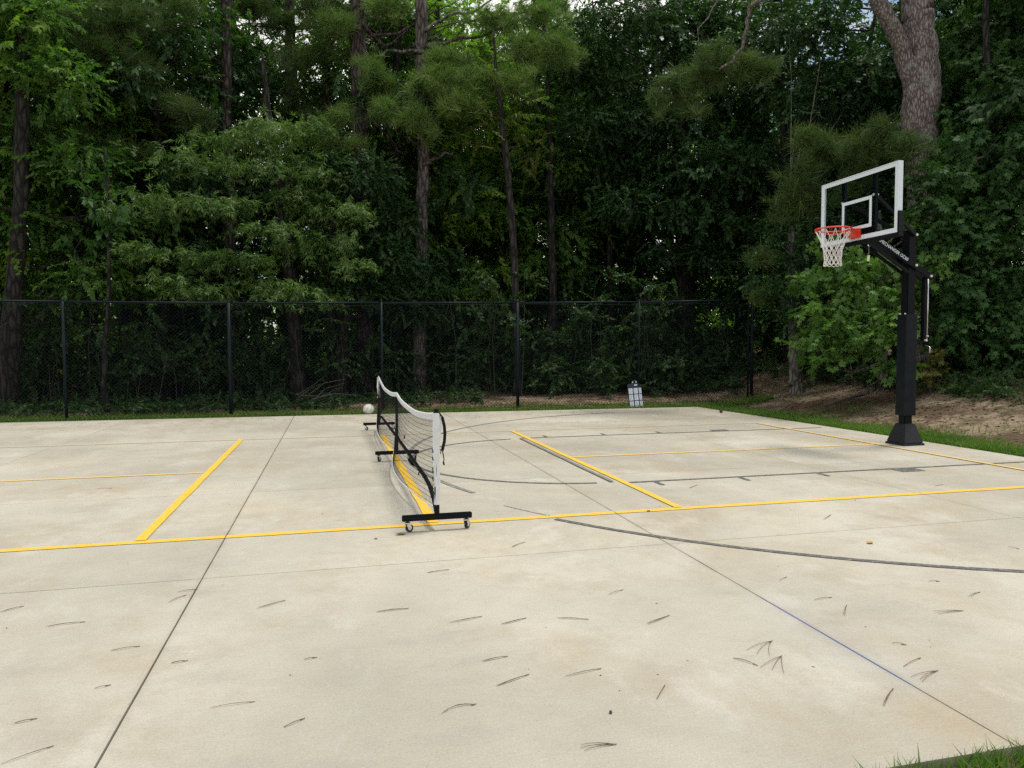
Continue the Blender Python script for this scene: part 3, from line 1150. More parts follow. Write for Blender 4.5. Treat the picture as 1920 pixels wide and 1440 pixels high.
m = MB()
rect_ring(m, GX0 - 0.004, GX0 - 0.001, YB0 + 0.012, YB1 - 0.012, ZB0 + 0.012, ZB1 - 0.012, 0.050)
HP(m, 'border_stripe', 'white')
m = MB()
rect_ring(m, GX0 - 0.004, GX0 - 0.001, BY - 0.29, BY + 0.29, 2.985, 3.395, 0.045)
HP(m, 'target_square', 'white')
m = MB()
rect_ring(m, GX0 - 0.012, GX0 + 0.062, YB0, YB1, ZB0, ZB1, 0.012)
HP(m, 'backboard_frame', 'white', bevel=0.002)
PADS = (((GX0 - 0.018, YB0 - 0.022, ZB0 - 0.05), (GX0 + 0.07, YB1 + 0.022, ZB0 - 0.001)),
        ((GX0 - 0.018, YB0 - 0.022, ZB0), (GX0 + 0.07, YB0 - 0.001, ZB0 + 0.27)), ((GX0 - 0.018, YB1 + 0.001, ZB0), (GX0 + 0.07, YB1 + 0.022, ZB0 + 0.27)))
for a, b in PADS:
    m = MB()
    m.box(a, b)
    HP(m, 'edge_padding', 'pad', bevel=0.006)
for s in (-1, 1):
    m = MB()
    yc = BY + s * 0.30
    m.box((GX1 + 0.004, yc - 0.03, ZB0 + 0.013), (GX1 + 0.05, yc + 0.03, ZB1 - 0.013))
    HP(m, 'support_channel', 'black', bevel=0.003)
m = MB()
m.box((GX1 + 0.052, BY - 0.36, 2.86), (GX1 + 0.10, BY + 0.36, 2.93))
HP(m, 'cross_member', 'black', bevel=0.004)
m = MB()
m.box((GX1 + 0.004, BY - 0.26, 2.86), (GX1 + 0.051, BY + 0.26, 2.99))
HP(m, 'mounting_plate', 'black', bevel=0.004)

for s in (-1, 1):
    ys_ = BY + s * 0.084
    m = MB()
    m.bar((GX1 + 0.06, BY + s * 0.275, 3.40), (BX + 0.03, ys_, 2.93), 0.030, 0.055)
    HP(m, 'upper_arm', 'black', bevel=0.004)
    m = MB()
    A, B = np.array((GX1 + 0.07, ys_, 2.885 + 0.075)), np.array((7.42, ys_, 2.345))
    m.bar(A, B, 0.026, 0.085)
    arm = HP(m, 'lower_arm', 'black', bevel=0.004)
    for (x, z) in ((BX + 0.03, 2.93), (BX + 0.035, 2.51), (7.385, 2.365)):
        m = MB()
        m.disc((x, ys_ + s * 0.022, z), (0, 1, 0), 0.017, 0.022, 14)
        HP(m, 'bolt', 'bolt', bevel=0.003)
    m = MB()
    m.disc((GX1 + 0.03, BY + s * 0.305, 3.40), (1, 0, 0), 0.018, 0.075, 14)
    HP(m, 'bolt', 'bolt')
for s in (-1, 1):                          # inner pair of parallel arms
    m = MB()
    m.bar((GX1 + 0.07, BY + s * 0.06, 2.845), (BX - 0.03, BY + s * 0.06, 2.40), 0.022, 0.045)
    HP(m, 'spring_arm', 'black', bevel=0.003)
m = MB()
m.box((7.345, BY - 0.03, 1.44), (7.405, BY + 0.03, 2.36))
HP(m, 'height_strut', 'black', bevel=0.006)
m = MB()
m.tube([(7.425, BY - 0.01, 2.34), (7.425, BY - 0.01, 1.46)], 0.011, 10)
HP(m, 'actuator_rod', 'steel', smooth=True)
m = MB()
m.box((BX + 0.074, BY - 0.025, 1.43), (7.36, BY + 0.025, 1.47))
HP(m, 'strut_bracket', 'black')
m = MB()
m.disc((7.375, BY - 0.045, 1.47), (0, 1, 0), 0.015, 0.03, 12)
HP(m, 'bolt', 'bolt')
m = MB()
m.disc((7.40, BY - 0.045, 1.53), (0, 1, 0), 0.010, 0.03, 12)
HP(m, 'bolt', 'bolt')
m = MB()
m.tube([(7.39, BY - 0.02, 1.40), (7.36, BY - 0.10, 1.385), (7.30, BY - 0.20, 1.37), (7.295, BY - 0.205, 1.30)], 0.008, 8)
HP(m, 'crank_handle', 'steel', smooth=True)

# lettering painted on the near lower arm
cu = bpy.data.curves.new('lettering', 'FONT')
cu.body = 'GAMECHANGER GC60'
cu.size = 0.062
cu.align_x = 'CENTER'
cu.align_y = 'CENTER'
cu.offset = 0.0008
cu.space_character = 1.02
to = bpy.data.objects.new('lettering_curve', cu)
COL.objects.link(to)
bpy.context.view_layer.update()
me = bpy.data.meshes.new_from_object(to.evaluated_get(bpy.context.evaluated_depsgraph_get()))
bpy.data.objects.remove(to)
me.materials.clear()
me.materials.append(MAT['white'])
let = bpy.data.objects.new('lettering', me)
COL.objects.link(let)
d = Vector((7.42 - (GX1 + 0.07), 0, 2.345 - 2.96)).normalized()
up = Vector((-d.z, 0, d.x))
mid = Vector((6.735, BY - 0.084 - 0.0155, 0))
mid.z = 2.96 + (mid.x - (GX1 + 0.07)) * d.z / d.x
xsz = max(v.co.x for v in me.vertices) - min(v.co.x for v in me.vertices)
k = 0.60 / xsz
mw = Matrix.Identity(4)
nrm = d.cross(up)
for i in range(3):
    mw[i][0], mw[i][1], mw[i][2], mw[i][3] = d[i] * k, up[i] * 1.0, nrm[i], mid[i]
me.transform(mw)
P(let, hoop, hoff)

# rim, bracket and net
RC = np.array((5.862, BY - 0.01, 2.975))
RR = 0.229
m = MB()
m.tube([RC + RR * np.array((math.cos(a), math.sin(a), 0)) for a in np.linspace(0, 2 * math.pi, 49)], 0.0105, 10, cap=False)
rim = HP(m, 'rim', 'red', smooth=True)
m = MB()
m.tube([RC + np.array((0, 0, -0.034)) + (RR - 0.004) * np.array((math.cos(a), math.sin(a), 0)) for a in np.linspace(R_(-75), R_(75), 25)], 0.008, 8)
HP(m, 'rim_brace', 'red', smooth=True)
m = MB()
m.box((GX0 - 0.030, BY - 0.105, 2.865), (GX0 - 0.006, BY + 0.105, 2.992))
HP(m, 'rim_plate', 'red', bevel=0.004)
m = MB()
m.add([(GX0 - 0.028, BY - 0.07, 2.99), (GX0 - 0.028, BY + 0.07, 2.99), (RC[0] + RR - 0.004, BY + 0.085, 2.985), (RC[0] + RR - 0.004, BY - 0.085, 2.985),
       (GX0 - 0.028, BY - 0.07, 2.872), (GX0 - 0.028, BY + 0.07, 2.872), (RC[0] + RR - 0.004, BY + 0.075, 2.945), (RC[0] + RR - 0.004, BY - 0.075, 2.945)],
      [(0, 1, 2, 3), (7, 6, 5, 4), (0, 3, 7, 4), (1, 5, 6, 2), (3, 2, 6, 7), (0, 4, 5, 1)])
HP(m, 'rim_bracket', 'red', bevel=0.004)
for k in range(12):
    m = MB()
    a = 2 * math.pi * (k + 0.5) / 12
    c = RC + np.array((RR * math.cos(a), RR * math.sin(a), -0.016))
    tdir = np.array((-math.sin(a), math.cos(a), 0))
    m.tube([c + 0.016 * (tdir * math.cos(b) + np.array((0, 0, 1)) * math.sin(b)) for b in np.linspace(math.pi, 2 * math.pi, 7)], 0.0025, 5, cap=False)
    HP(m, 'net_loop', 'red', smooth=True)
m = MB()
rows = [(0.0, RR - 0.004, 0.0), (0.13, 0.165, 0.5), (0.20, 0.135, 0.0), (0.265, 0.120, 0.5), (0.33, 0.110, 0.0), (0.395, 0.108, 0.5), (0.455, 0.112, 0.0)]


def npt(r, k):
    dz, rad, off = rows[r]
    a = 2 * math.pi * (k + off) / 12
    j = 0.006 * math.sin(7 * k + 3 * r)
    return RC + np.array(((rad + j) * math.cos(a), (rad + j) * math.sin(a), -0.02 - dz + 0.006 * math.sin(5 * k + r)))


for r in range(len(rows) - 1):
    for k in range(12):
        if rows[r][2] == 0.0:
            nb = (k, k - 1)
        else:
            nb = (k, k + 1)
        for q in nb:
            m.tube([npt(r, k), npt(r + 1, q)], 0.0042 if r == 0 else 0.0052, 5, cap=False)
for k in range(12):
    a, b = npt(6, k), npt(6, k + 1)
    m.tube([npt(6, k), (a + b) / 2 + np.array((0, 0, -0.018)), npt(6, k + 1)], 0.006, 5, cap=False)
o = HP(m, 'rim_net', 'cord', smooth=True)
o['kind'] = 'stuff'
m = MB()
m.tube([(6.40, BY - 0.05, 2.86), (6.402, BY - 0.05, 2.63)], 0.0016, 5)
HP(m, 'tag_string', 'cord')
m = MB()
m.tube([(6.10, BY - 0.05, 2.87), (6.103, BY - 0.05, 2.80)], 0.0014, 5)
HP(m, 'tag_string', 'cord')
m = MB()
m.bar((6.402, BY - 0.05, 2.635), (6.392, BY - 0.05, 2.555), 0.004, 0.038, up=(1, 0, 0))
HP(m, 'card_tag', 'tag')

# ------------------------------------------------------------------ basketball in the grass
bc = at(691, 768, 10.06)
bc[2] = float(H(bc[0], bc[1])) + 0.122
me = bpy.data.meshes.new('basketball')
bm = bmesh.new()
bmesh.ops.create_uvsphere(bm, u_segments=48, v_segments=32, radius=0.12)
for f in bm.faces:
    f.smooth = True
bm.to_mesh(me)
bm.free()
me.materials.append(MAT['ball'])
ball = bpy.data.objects.new('basketball', me)
COL.objects.link(ball)
ball.location = bc
ball.rotation_euler = (0.5, 0.35, 0.4)
tag(ball, 'dirty white basketball lying in the grass at the foot of the fence', 'basketball')
m = MB()
for nrm, off in (((1, 0, 0), 0), ((0, 1, 0), 0)):
    pts = []
    for a in np.linspace(0, 2 * math.pi, 49):
        pts.append((0, 0.1195 * math.cos(a), 0.1195 * math.sin(a)) if nrm[0] else (0.1195 * math.cos(a), 0, 0.1195 * math.sin(a)))
    m.tube(pts, 0.0028, 6, cap=False)
for s in (-1, 1):
    pts = []
    for a in np.linspace(0, 2 * math.pi, 61):
        y = s * (0.062 + 0.028 * math.cos(2 * a))
        rr = math.sqrt(0.1195 ** 2 - y * y)
        pts.append((rr * math.cos(a), y, rr * math.sin(a)))
    m.tube(pts, 0.0028, 6, cap=False)
m.build('seam', 'seam', ball, smooth=True)

# ------------------------------------------------------------------ small navy stand with pale sheets at the slab edge
sc_ = at(1195, 762, 9.92)
stand = thing('display_stand', 'small dark navy stand holding nine pale printed sheets at the slab edge', 'display stand', (sc_[0], 9.92, float(H(sc_[0], 9.92))))
stand.rotation_euler = (R_(-9), R_(-4.5), R_(-12))
fold = [(-0.172, 0.0), (-0.055, -0.012), (0.065, -0.006), (0.155, 0.050)]     # three leaves, the last bent back
m = MB()
vs = []
zt = [0.575, 0.605, 0.605, 0.52]
for (x, y), z in zip(fold, zt):
    vs += [(x, y, 0), (x, y + 0.035, 0), (x, y, z), (x, y + 0.035, z)]
fs = []
for k in range(3):
    a, b = 4 * k, 4 * k + 4
    fs += [(a, b, b + 2, a + 2), (b + 1, a + 1, a + 3, b + 3), (a + 2, b + 2, b + 3, a + 3), (a, a + 1, b + 1, b)]
fs += [(0, 2, 3, 1), (12, 13, 15, 14)]
m.add(vs, fs)
m.build('shell', 'navy', stand)
m = MB()
m.tube([(-0.07, 0.012, 0.595), (-0.055, 0.012, 0.64), (0.0, 0.012, 0.655), (0.05, 0.012, 0.64), (0.06, 0.012, 0.60)], 0.011, 8)
m.build('handle', 'navy', stand, smooth=True)
m = MB()
m.box((-0.020, -0.0165, 0.535), (0.050, -0.0125, 0.565))
m.build('name_plate', 'sheet', stand)
m = MB()
m.disc((-0.045, 0.0, 0.622), (0, 1, 0), 0.014, 0.012, 10)
m.build('catch', 'steel', stand)
m = MB()
m.disc((0.035, 0.0, 0.622), (0, 1, 0), 0.014, 0.012, 10)
m.build('catch', 'steel', stand)
for c in range(3):
    (xa, ya), (xb, yb) = fold[c], fold[c + 1]
    d = np.array((xb - xa, yb - ya))
    ln = np.linalg.norm(d)
    d /= ln
    nr = np.array((d[1], -d[0]))
    for r in range(3):
        z0 = 0.045 + r * 0.152
        m = MB()

        def q(u, z, o):
            p = np.array((xa, ya)) + d * u + nr * o
            return (p[0], p[1], z)
        u0, u1 = 0.013, ln - 0.013
        h = 0.132
        m.add([q(u0, z0, .001), q(u1, z0, .001), q(u1, z0 + h, .001), q(u0, z0 + h, .001), q(u0, z0, .004), q(u1, z0, .004), q(u1, z0 + h, .004), q(u0, z0 + h, .004)],
              [(0, 3, 2, 1), (4, 5, 6, 7), (0, 1, 5, 4), (1, 2, 6, 5), (2, 3, 7, 6), (3, 0, 4, 7)])
        for k in range(5):
            zz = z0 + 0.022 + k * 0.021
            e = u1 - 0.014 - 0.02 * ((k * 7 + r * 3 + c) % 4) / 3
            m.add([q(u0 + .014, zz, .005), q(e, zz, .005), q(e, zz + .006, .005), q(u0 + .014, zz + .006, .005)], [(0, 1, 2, 3)], 1)
        m.build('sheet', ['sheet', 'print_'], stand)

# ------------------------------------------------------------------ foliage prototypes (small sprays of leaves, numpy)
def rotz(a):
    c, s = np.cos(a), np.sin(a)
    z, o = np.zeros_like(c), np.ones_like(c)
    return np.stack([np.stack([c, -s, z], -1), np.stack([s, c, z], -1), np.stack([z, z, o], -1)], -2)


def frames(fwd, up):
    """rotation matrices with columns forward, side, up"""
    f = fwd / np.linalg.norm(fwd, axis=-1, keepdims=True)
    s = np.cross(up, f)
    s /= np.linalg.norm(s, axis=-1, keepdims=True) + 1e-9
    u = np.cross(f, s)
    return np.stack([f, s, u], -1)


def leaf_oval(L, Wd, fold=0.18):
    V = np.array([[0, 0, 0], [0.42 * L, Wd / 2, fold * Wd], [L, 0, -0.12 * L], [0.42 * L, -Wd / 2, fold * Wd]])
    return V, np.array([[0, 1, 2, 3]])


def leaf_star(L):
    V = [[0, 0, 0]]
    F = []
    for a, l in ((-1.75, .55), (-0.88, .85), (0, 1.0), (0.88, .85), (1.75, .55)):
        d = np.array([math.cos(a), math.sin(a), 0])
        s = np.array([-math.sin(a), math.cos(a), 0])
        b = np.array([0.18 * L, 0, 0])
        i = len(V)
        w = 0.17 * L
        dz = np.array([0, 0, -0.16 * L * l])
        V += [(b + d * l * L * 0.32 + s * w).tolist(), (b + d * l * L * 0.85 + dz).tolist(), (b + d * l * L * 0.32 - s * w).tolist()]
        F.append([0, i + 2, i + 1, i])
    return np.array(V), np.array(F)


def spray(kind, r, size=1.0):
    Vs, Fs, n = [], [], 0
    if kind == 'needle':
        # a bottle-brush of long needles round the end of a twig
        for k in range(64):
            base = np.array([r.uniform(-0.10, 0.05), 0, 0])
            th = r.uniform(0, 2 * math.pi)
            op = r.uniform(0.15, 1.25)
            d = np.array([math.cos(op), math.sin(op) * math.cos(th), math.sin(op) * math.sin(th)])
            ln = r.uniform(0.19, 0.29) * size
            tip = base + d * ln + np.array([0, 0, -0.025])
            s = np.cross(d, r.normal(size=3))
            s = s / np.linalg.norm(s) * 0.0027 * size
            Vs.append(np.array([base - s, base + s, tip + s * 0.5, tip - s * 0.5]))
            Fs.append(np.array([[0, 1, 2, 3]]) + n)
            n += 4
        tw = np.array([[-0.22, -0.006, 0], [-0.22, 0.006, 0], [0.05, 0.004, 0], [0.05, -0.004, 0]])
        Vs.append(tw)
        Fs.append(np.array([[0, 1, 2, 3]]) + n)
        return np.concatenate(Vs), np.concatenate(Fs)
    spec = dict(willow=(22, 0.46, 0.130, 0.024), oval=(18, 0.50, 0.105, 0.052), bigoval=(9, 0.40, 0.20, 0.095),
                star=(9, 0.48, 0.135, 0), small=(24, 0.42, 0.075, 0.038), far=(13, 0.8, 0.19, 0.105))[kind]
    cnt, tl, LL, LW = spec
    for k in range(cnt):
        t = (k + 0.6) / cnt
        side = 1 if k % 2 else -1
        p = np.array([tl * t, 0, -0.10 * tl * t * t])
        a = side * r.uniform(0.5, 1.25) * (1 - 0.5 * t)
        if kind == 'willow' and k > 14:            # rosette at the twig end
            p = np.array([tl * r.uniform(0.92, 1.0), 0, -0.10 * tl])
            a = -1.5 + 3.0 * (k - 15) / 6 + r.normal() * 0.15
            t = 0.5
        pit = r.normal(-0.25, 0.35)
        rol = r.normal(0, 0.45)
        L_ = LL * r.uniform(0.75, 1.2) * (1 if t < .8 else .85)
        if kind == 'star':
            V, F = leaf_star(L_)
            p = p + np.array([math.cos(a), math.sin(a), 0]) * 0.06
        else:
            V, F = leaf_oval(L_, LW * r.uniform(.85, 1.15))
        cr, sr = math.cos(rol), math.sin(rol)
        V = V @ np.array([[1, 0, 0], [0, cr, sr], [0, -sr, cr]])
        cp, sp = math.cos(pit), math.sin(pit)
        V = V @ np.array([[cp, 0, sp], [0, 1, 0], [-sp, 0, cp]])
        ca, sa = math.cos(a), math.sin(a)
        V = V @ np.array([[ca, sa, 0], [-sa, ca, 0], [0, 0, 1]])
        Vs.append((V + p) * size)
        Fs.append(F + n)
        n += len(V)
    # the twig itself
    w = 0.004
    tw = np.array([[0, -w, -.002], [0, w, -.002], [tl, w * .4, -0.10 * tl], [tl, -w * .4, -0.10 * tl]]) * size
    Vs.append(tw)
    Fs.append(np.array([[0, 1, 2, 3]]) + n)
    return np.concatenate(Vs), np.concatenate(Fs)


pr = np.random.default_rng(11)
PROTO = {k: [spray(k, pr) for _ in range(7)] for k in ('needle', 'willow', 'oval', 'bigoval', 'star', 'small', 'far')}
AREA = dict(needle=0.052, willow=0.040, oval=0.058, bigoval=0.10, star=0.060, small=0.040, far=0.15)


class Foliage:
    def __init__(self, seed):
        self.r = np.random.default_rng(seed)
        self.V, self.Q, self.n = [], [], 0

    def place(self, kind, pos, fwd, up, scale):
        rt = frames(fwd, up)
        ids = self.r.integers(0, 7, len(pos))
        for k in range(7):
            s = ids == k
            if not s.any():
                continue
            V, F = PROTO[kind][k]
            W_ = np.einsum('nij,vj->nvi', rt[s], V) * scale[s][:, None, None] + pos[s][:, None, :]
            m = len(W_)
            idx = F[None] + (np.arange(m) * len(V))[:, None, None] + self.n
            self.V.append(W_.reshape(-1, 3))
            self.Q.append(idx.reshape(-1, 4))
            self.n += m * len(V)

    def clump(self, c, rad, kind, cov=2.2, droop=0.25, size=1.0, hollow=0.35, n=None, away=None):
        """an ellipsoidal bough of sprays that point outwards and hang a little"""
        c, rad = np.asarray(c, float), np.asarray(rad, float)
        if n is None:
            n = max(4, int(cov * math.pi * max(rad[0], rad[1]) * rad[2] / (AREA[kind] * size * size)))
        u = self.r.normal(size=(n, 3))
        u /= np.linalg.norm(u, axis=1, keepdims=True)
        rr = (hollow + (1 - hollow) * self.r.random(n) ** 0.55)[:, None]
        # lumpy outline
        ph = self.r.uniform(0, 6.28, 6)
        lump = 1 + 0.22 * np.sin(3 * u[:, 0] * 2 + ph[0]) * np.sin(4 * u[:, 2] + ph[1]) + 0.16 * np.sin(5 * u[:, 1] + 4 * u[:, 0] + ph[2])
        off = u * rad * rr * lump[:, None]
        pos = c + off
        fwd = u * np.array([1, 1, 0.55]) + self.r.normal(size=(n, 3)) * 0.45
        fwd[:, 2] -= droop
        up = np.tile(np.array([0, 0, 1.0]), (n, 1)) + self.r.normal(size=(n, 3)) * 0.30
        if kind == 'needle':
            fwd[:, 2] += droop + 0.35
            up = self.r.normal(size=(n, 3))
        sc = size * self.r.uniform(0.75, 1.2, n)
        fl = np.linalg.norm(fwd, axis=1, keepdims=True)
        pos = pos - fwd / fl * (0.25 * sc[:, None])
        self.place(kind, pos, fwd, up, sc)

    def build(self, name, mat, parent=None):
        return mesh_np(name, np.concatenate(self.V), np.concatenate(self.Q), mat, parent)


def wobble(pts, amp, r, n=3):
    """add intermediate points with a slight natural wander"""
    out = [np.asarray(pts[0], float)]
    for a, b in zip(pts[:-1], pts[1:]):
        a, b = np.asarray(a, float), np.asarray(b, float)
        for k in range(1, n + 1):
            p = a + (b - a) * k / n
            if k < n:
                p = p + r.normal(size=3) * amp
            out.append(p)
    return out


def trunk_px(px_list, Y, seed, extra_top=None):
    """trunk through photo points (px, py, width in px) at plane y = Y, carried down to the soil"""
    r = np.random.default_rng(seed)
    pts, rad = [], []
    for (px, py, w) in px_list:
        p = at(px, py, Y)
        pts.append(p)
        rad.append(max(0.012, w * mpp(p) / 2))
    last = pts[-1]
    zb = float(H(last[0], last[1])) - 0.1
    if last[2] > zb + 0.3:
        pts.append(np.array([last[0] + r.normal() * 0.04, last[1], zb + 0.25]))
        rad.append(rad[-1] * 1.08)
    pts.append(np.array([pts[-1][0], last[1], zb]))
    rad.append(rad[-1] * 1.35)
    return pts[::-1], rad[::-1]


def smooth_path(pts, rad, n=4, amp=0.012, seed=0):
    r = np.random.default_rng(seed)
    P_, R2 = [], []
    for i in range(len(pts) - 1):
        p0, p1, p2, p3 = pts[max(i - 1, 0)], pts[i], pts[i + 1], pts[min(i + 2, len(pts) - 1)]
        for k in range(n):
            t = k / n
            q = 0.5 * ((2 * p1) + (-p0 + p2) * t + (2 * p0 - 5 * p1 + 4 * p2 - p3) * t * t + (-p0 + 3 * p1 - 3 * p2 + p3) * t ** 3)
            P_.append(q + (r.normal(size=3) * amp if k else 0))
            R2.append((rad[i] + (rad[i + 1] - rad[i]) * t) * (1 + 0.05 * r.normal()))
    P_.append(pts[-1])
    R2.append(rad[-1])
    return P_, R2


class Tree:
    def __init__(self, name, label, trunk, Y, bark, leaf, seed, group=None, cat='tree', ext=6.0, sides=14):
        self.r = np.random.default_rng(seed)
        self.Y, self.leaf, self.bark, self.seed = Y, leaf, bark, seed
        pts, rad = trunk_px(trunk, Y, seed)
        if ext:                                   # carry the stem on above the frame
            d = pts[-1] - pts[-2]
            d = d / np.linalg.norm(d)
            d = d * 0.6 + np.array([0, 0, 0.4])
            pts.append(pts[-1] + d * ext)
            rad.append(rad[-1] * 0.45)
        self.pts, self.rad = pts, rad
        self.o = thing(name, label, cat, tuple(pts[0]), group)
        self.off = Vector(pts[0])
        m = MB()
        a, b = smooth_path(pts, rad, 5, 0.010, seed)
        m.tube(a, b, sides)
        P(m.build('trunk', bark, smooth=True), self.o, self.off)
        self.fol = Foliage(seed + 500)
        self.limbs = MB()
        self.path, self.prad = a, b
        self.lr = 0.035

    def node(self, z):
        i = int(np.argmin([abs(p[2] - z) for p in self.path]))
        return self.path[i], self.prad[i]

    def limb(self, c, r0=None, start_drop=0.5, twigs=3, spread=0.5):
        c = np.asarray(c, float)
        s, rr = self.node(c[2] - start_drop * (0.4 + 0.5 * abs(np.linalg.norm(c[:2] - self.o.location.xy[:]) if False else 1.0)))
        r0 = r0 or min(rr * 0.40, self.lr)
        mid = (s + c) / 2 + self.r.normal(size=3) * 0.15
        p, q = smooth_path([s, mid, c], [r0, r0 * 0.6, r0 * 0.28], 4, 0.02, int(self.r.integers(1e6)))
        self.limbs.tube(p, q, 6)
        for _ in range(twigs):
            e = c + self.r.normal(size=3) * spread
            st = p[-3]
            self.limbs.tube([st, (st + e) / 2 + self.r.normal(size=3) * 0.05, e], [r0 * 0.3, r0 * 0.2, 0.004], 4)

    def clump(self, px, py, rx, ry, kind, Y=None, dz=None, cov=2.2, droop=0.25, size=1.0, limb=True, depth=None, hollow=0.35):
        c = at(px, py, Y or self.Y)
        k = mpp(c)
        rad = (rx * k, depth or max(0.5, 0.6 * rx * k), ry * k)
        self.fol.clump(c, rad, kind, cov, droop, size, hollow)
        if limb:
            self.limb(c, spread=0.5 * max(rad[0], 0.3))

    def free(self, c, rad, kind, cov=1.5, size=1.0, limb=True):
        self.fol.clump(c, rad, kind, cov, 0.25, size)
        if limb:
            self.limb(np.asarray(c, float), spread=0.5)

    def done(self):
        if self.limbs.v:
            P(self.limbs.build('limbs', self.bark, smooth=True), self.o, self.off)['kind'] = 'stuff'
        if self.fol.V:
            P(self.fol.build('crown', self.leaf), self.o, self.off)
        return self.o


# ------------------------------------------------------------------ the wood: trees one can pick out
# far-left hardwood with a thick dark stem
T = Tree('hardwood_tree', 'dark-trunked hardwood at the far left, behind the end of the fence', [(44, -60, 22), (40, 330, 25), (32, 470, 27), (20, 640, 34), (8, 780, 44)], 12.6, 'bark_dark', 'lf_broad', 21)
for (px, py, rx, ry) in ((20, 250, 90, 60), (110, 150, 80, 60), (150, 300, 90, 45), (60, 420, 90, 40), (130, 470, 80, 40), (20, 100, 80, 60), (-40, 380, 80, 70), (170, 520, 70, 35), (60, 20, 90, 50), (215, 380, 60, 40), (120, 560, 60, 25)):
    T.clump(px, py, rx, ry, 'oval', Y=12.6 + T.r.uniform(-0.5, 0.8), cov=3.4)
T.done()
# slender leaning stem at the top left
T = Tree('slender_tree', 'slender leaning dark stem behind the far-left hardwood, crossing the top left corner', [(2, -20, 13), (30, 90, 13), (48, 240, 14), (66, 420, 15), (80, 600, 17)], 15.5, 'bark_dark', 'lf_broad', 22)
for (px, py, rx, ry) in ((60, 60, 70, 50), (140, 60, 60, 50), (-10, 150, 70, 60), (100, 250, 80, 45), (200, 180, 60, 50)):
    T.clump(px, py, rx, ry, 'oval', cov=2.4)
T.done()
# big-leaved hickory sapling
T = Tree('hickory_sapling', 'sapling with large flat oval leaves between the far-left hardwood and the feathery oak', [(200, 330, 5), (205, 500, 6), (196, 700, 8)], 11.9, 'bark_dark', 'lf_maple', 23, ext=0.6)
for (px, py, rx, ry) in ((160, 345, 50, 22), (180, 390, 60, 25), (225, 425, 40, 20), (150, 450, 45, 20), (205, 330, 40, 20)):
    T.clump(px, py, rx, ry, 'bigoval', Y=11.8 + T.r.uniform(-.3, .3), cov=1.3)
T.done()
# feathery willow oak, layered boughs
T = Tree('willow_oak', 'feathery willow oak with layered pale-tipped boughs hanging over the fence', [(500, 180, 10), (520, 330, 18), (545, 520, 26), (556, 690, 30)], 13.2, 'bark_dark', 'lf_willow', 24, ext=1.0)
for (px, py, rx, ry, Y) in ((430, 265, 120, 26, 12.6), (500, 245, 60, 35, 12.4), (370, 300, 95, 24, 12.3), (530, 300, 90, 24, 12.6), 
                            (350, 378, 110, 26, 12.0), (440, 390, 60, 18, 12.0), (470, 320, 80, 18, 12.1), (390, 545, 90, 20, 11.8), (560, 370, 90, 26, 12.8), (270, 400, 60, 20, 12.3), (520, 435, 90, 24, 11.9), 
                            (330, 480, 90, 24, 12.0), (440, 490, 100, 24, 12.0), (580, 470, 80, 26, 12.6), (300, 525, 70, 20, 11.9), (520, 540, 80, 22, 12.0), (600, 400, 60, 30, 12.8), (640, 460, 55, 35, 12.6), (600, 240, 50, 22, 13.0), (660, 400, 40, 20, 12.2), (680, 500, 50, 20, 12.2), (250, 470, 50, 20, 12.0), (620, 330, 50, 22, 12.6), (560, 555, 90, 20, 11.9)):
    T.clump(px + T.r.normal() * 12, py, rx * 0.92, ry * 0.62, 'willow', Y=Y, cov=4.4, droop=0.42, depth=0.85, limb=False)
T.done()
# dark evergreen mass right of the oak
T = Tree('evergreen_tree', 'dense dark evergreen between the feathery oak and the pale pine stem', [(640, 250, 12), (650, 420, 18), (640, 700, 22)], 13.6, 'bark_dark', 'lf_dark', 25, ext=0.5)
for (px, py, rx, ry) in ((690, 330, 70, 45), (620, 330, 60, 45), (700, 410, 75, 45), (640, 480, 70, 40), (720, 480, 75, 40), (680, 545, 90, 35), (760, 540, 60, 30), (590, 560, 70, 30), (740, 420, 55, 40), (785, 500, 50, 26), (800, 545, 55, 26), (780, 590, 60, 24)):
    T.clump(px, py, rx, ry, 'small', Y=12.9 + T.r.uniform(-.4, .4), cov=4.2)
T.done()


def pine_boughs(T, lst, cov=4.0, leafY=None, limb=True):
    cov *= 0.85
    T.lr = 0.022
    for (px, py, rx, ry, Y) in lst:
        T.clump(px, py, rx, ry, 'needle', Y=Y, cov=cov, droop=0.1, hollow=0.15, depth=None, limb=limb, size=1.2)


# pines
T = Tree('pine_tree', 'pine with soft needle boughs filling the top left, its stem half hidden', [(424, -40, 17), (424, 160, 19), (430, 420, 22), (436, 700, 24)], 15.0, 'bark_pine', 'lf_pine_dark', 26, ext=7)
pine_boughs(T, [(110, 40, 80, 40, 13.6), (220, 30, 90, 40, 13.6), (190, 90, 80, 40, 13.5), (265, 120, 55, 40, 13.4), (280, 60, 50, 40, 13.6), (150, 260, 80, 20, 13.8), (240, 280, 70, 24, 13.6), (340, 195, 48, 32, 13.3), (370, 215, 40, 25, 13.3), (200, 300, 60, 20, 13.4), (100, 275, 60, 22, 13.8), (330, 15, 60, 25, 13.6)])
T.done()
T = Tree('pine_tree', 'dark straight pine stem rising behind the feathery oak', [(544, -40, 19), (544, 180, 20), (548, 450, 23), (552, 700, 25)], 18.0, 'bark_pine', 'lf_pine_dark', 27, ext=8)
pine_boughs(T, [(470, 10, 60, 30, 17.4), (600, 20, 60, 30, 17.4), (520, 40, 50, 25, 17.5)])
T.done()
T = Tree('pine_tree', 'thick dark pine stem at centre left with crooked bare lower limbs', [(670, -40, 29), (671, 100, 30), (676, 260, 30), (682, 420, 31), (686, 700, 34)], 14.4, 'bark_pine', 'lf_pine', 28, ext=8)
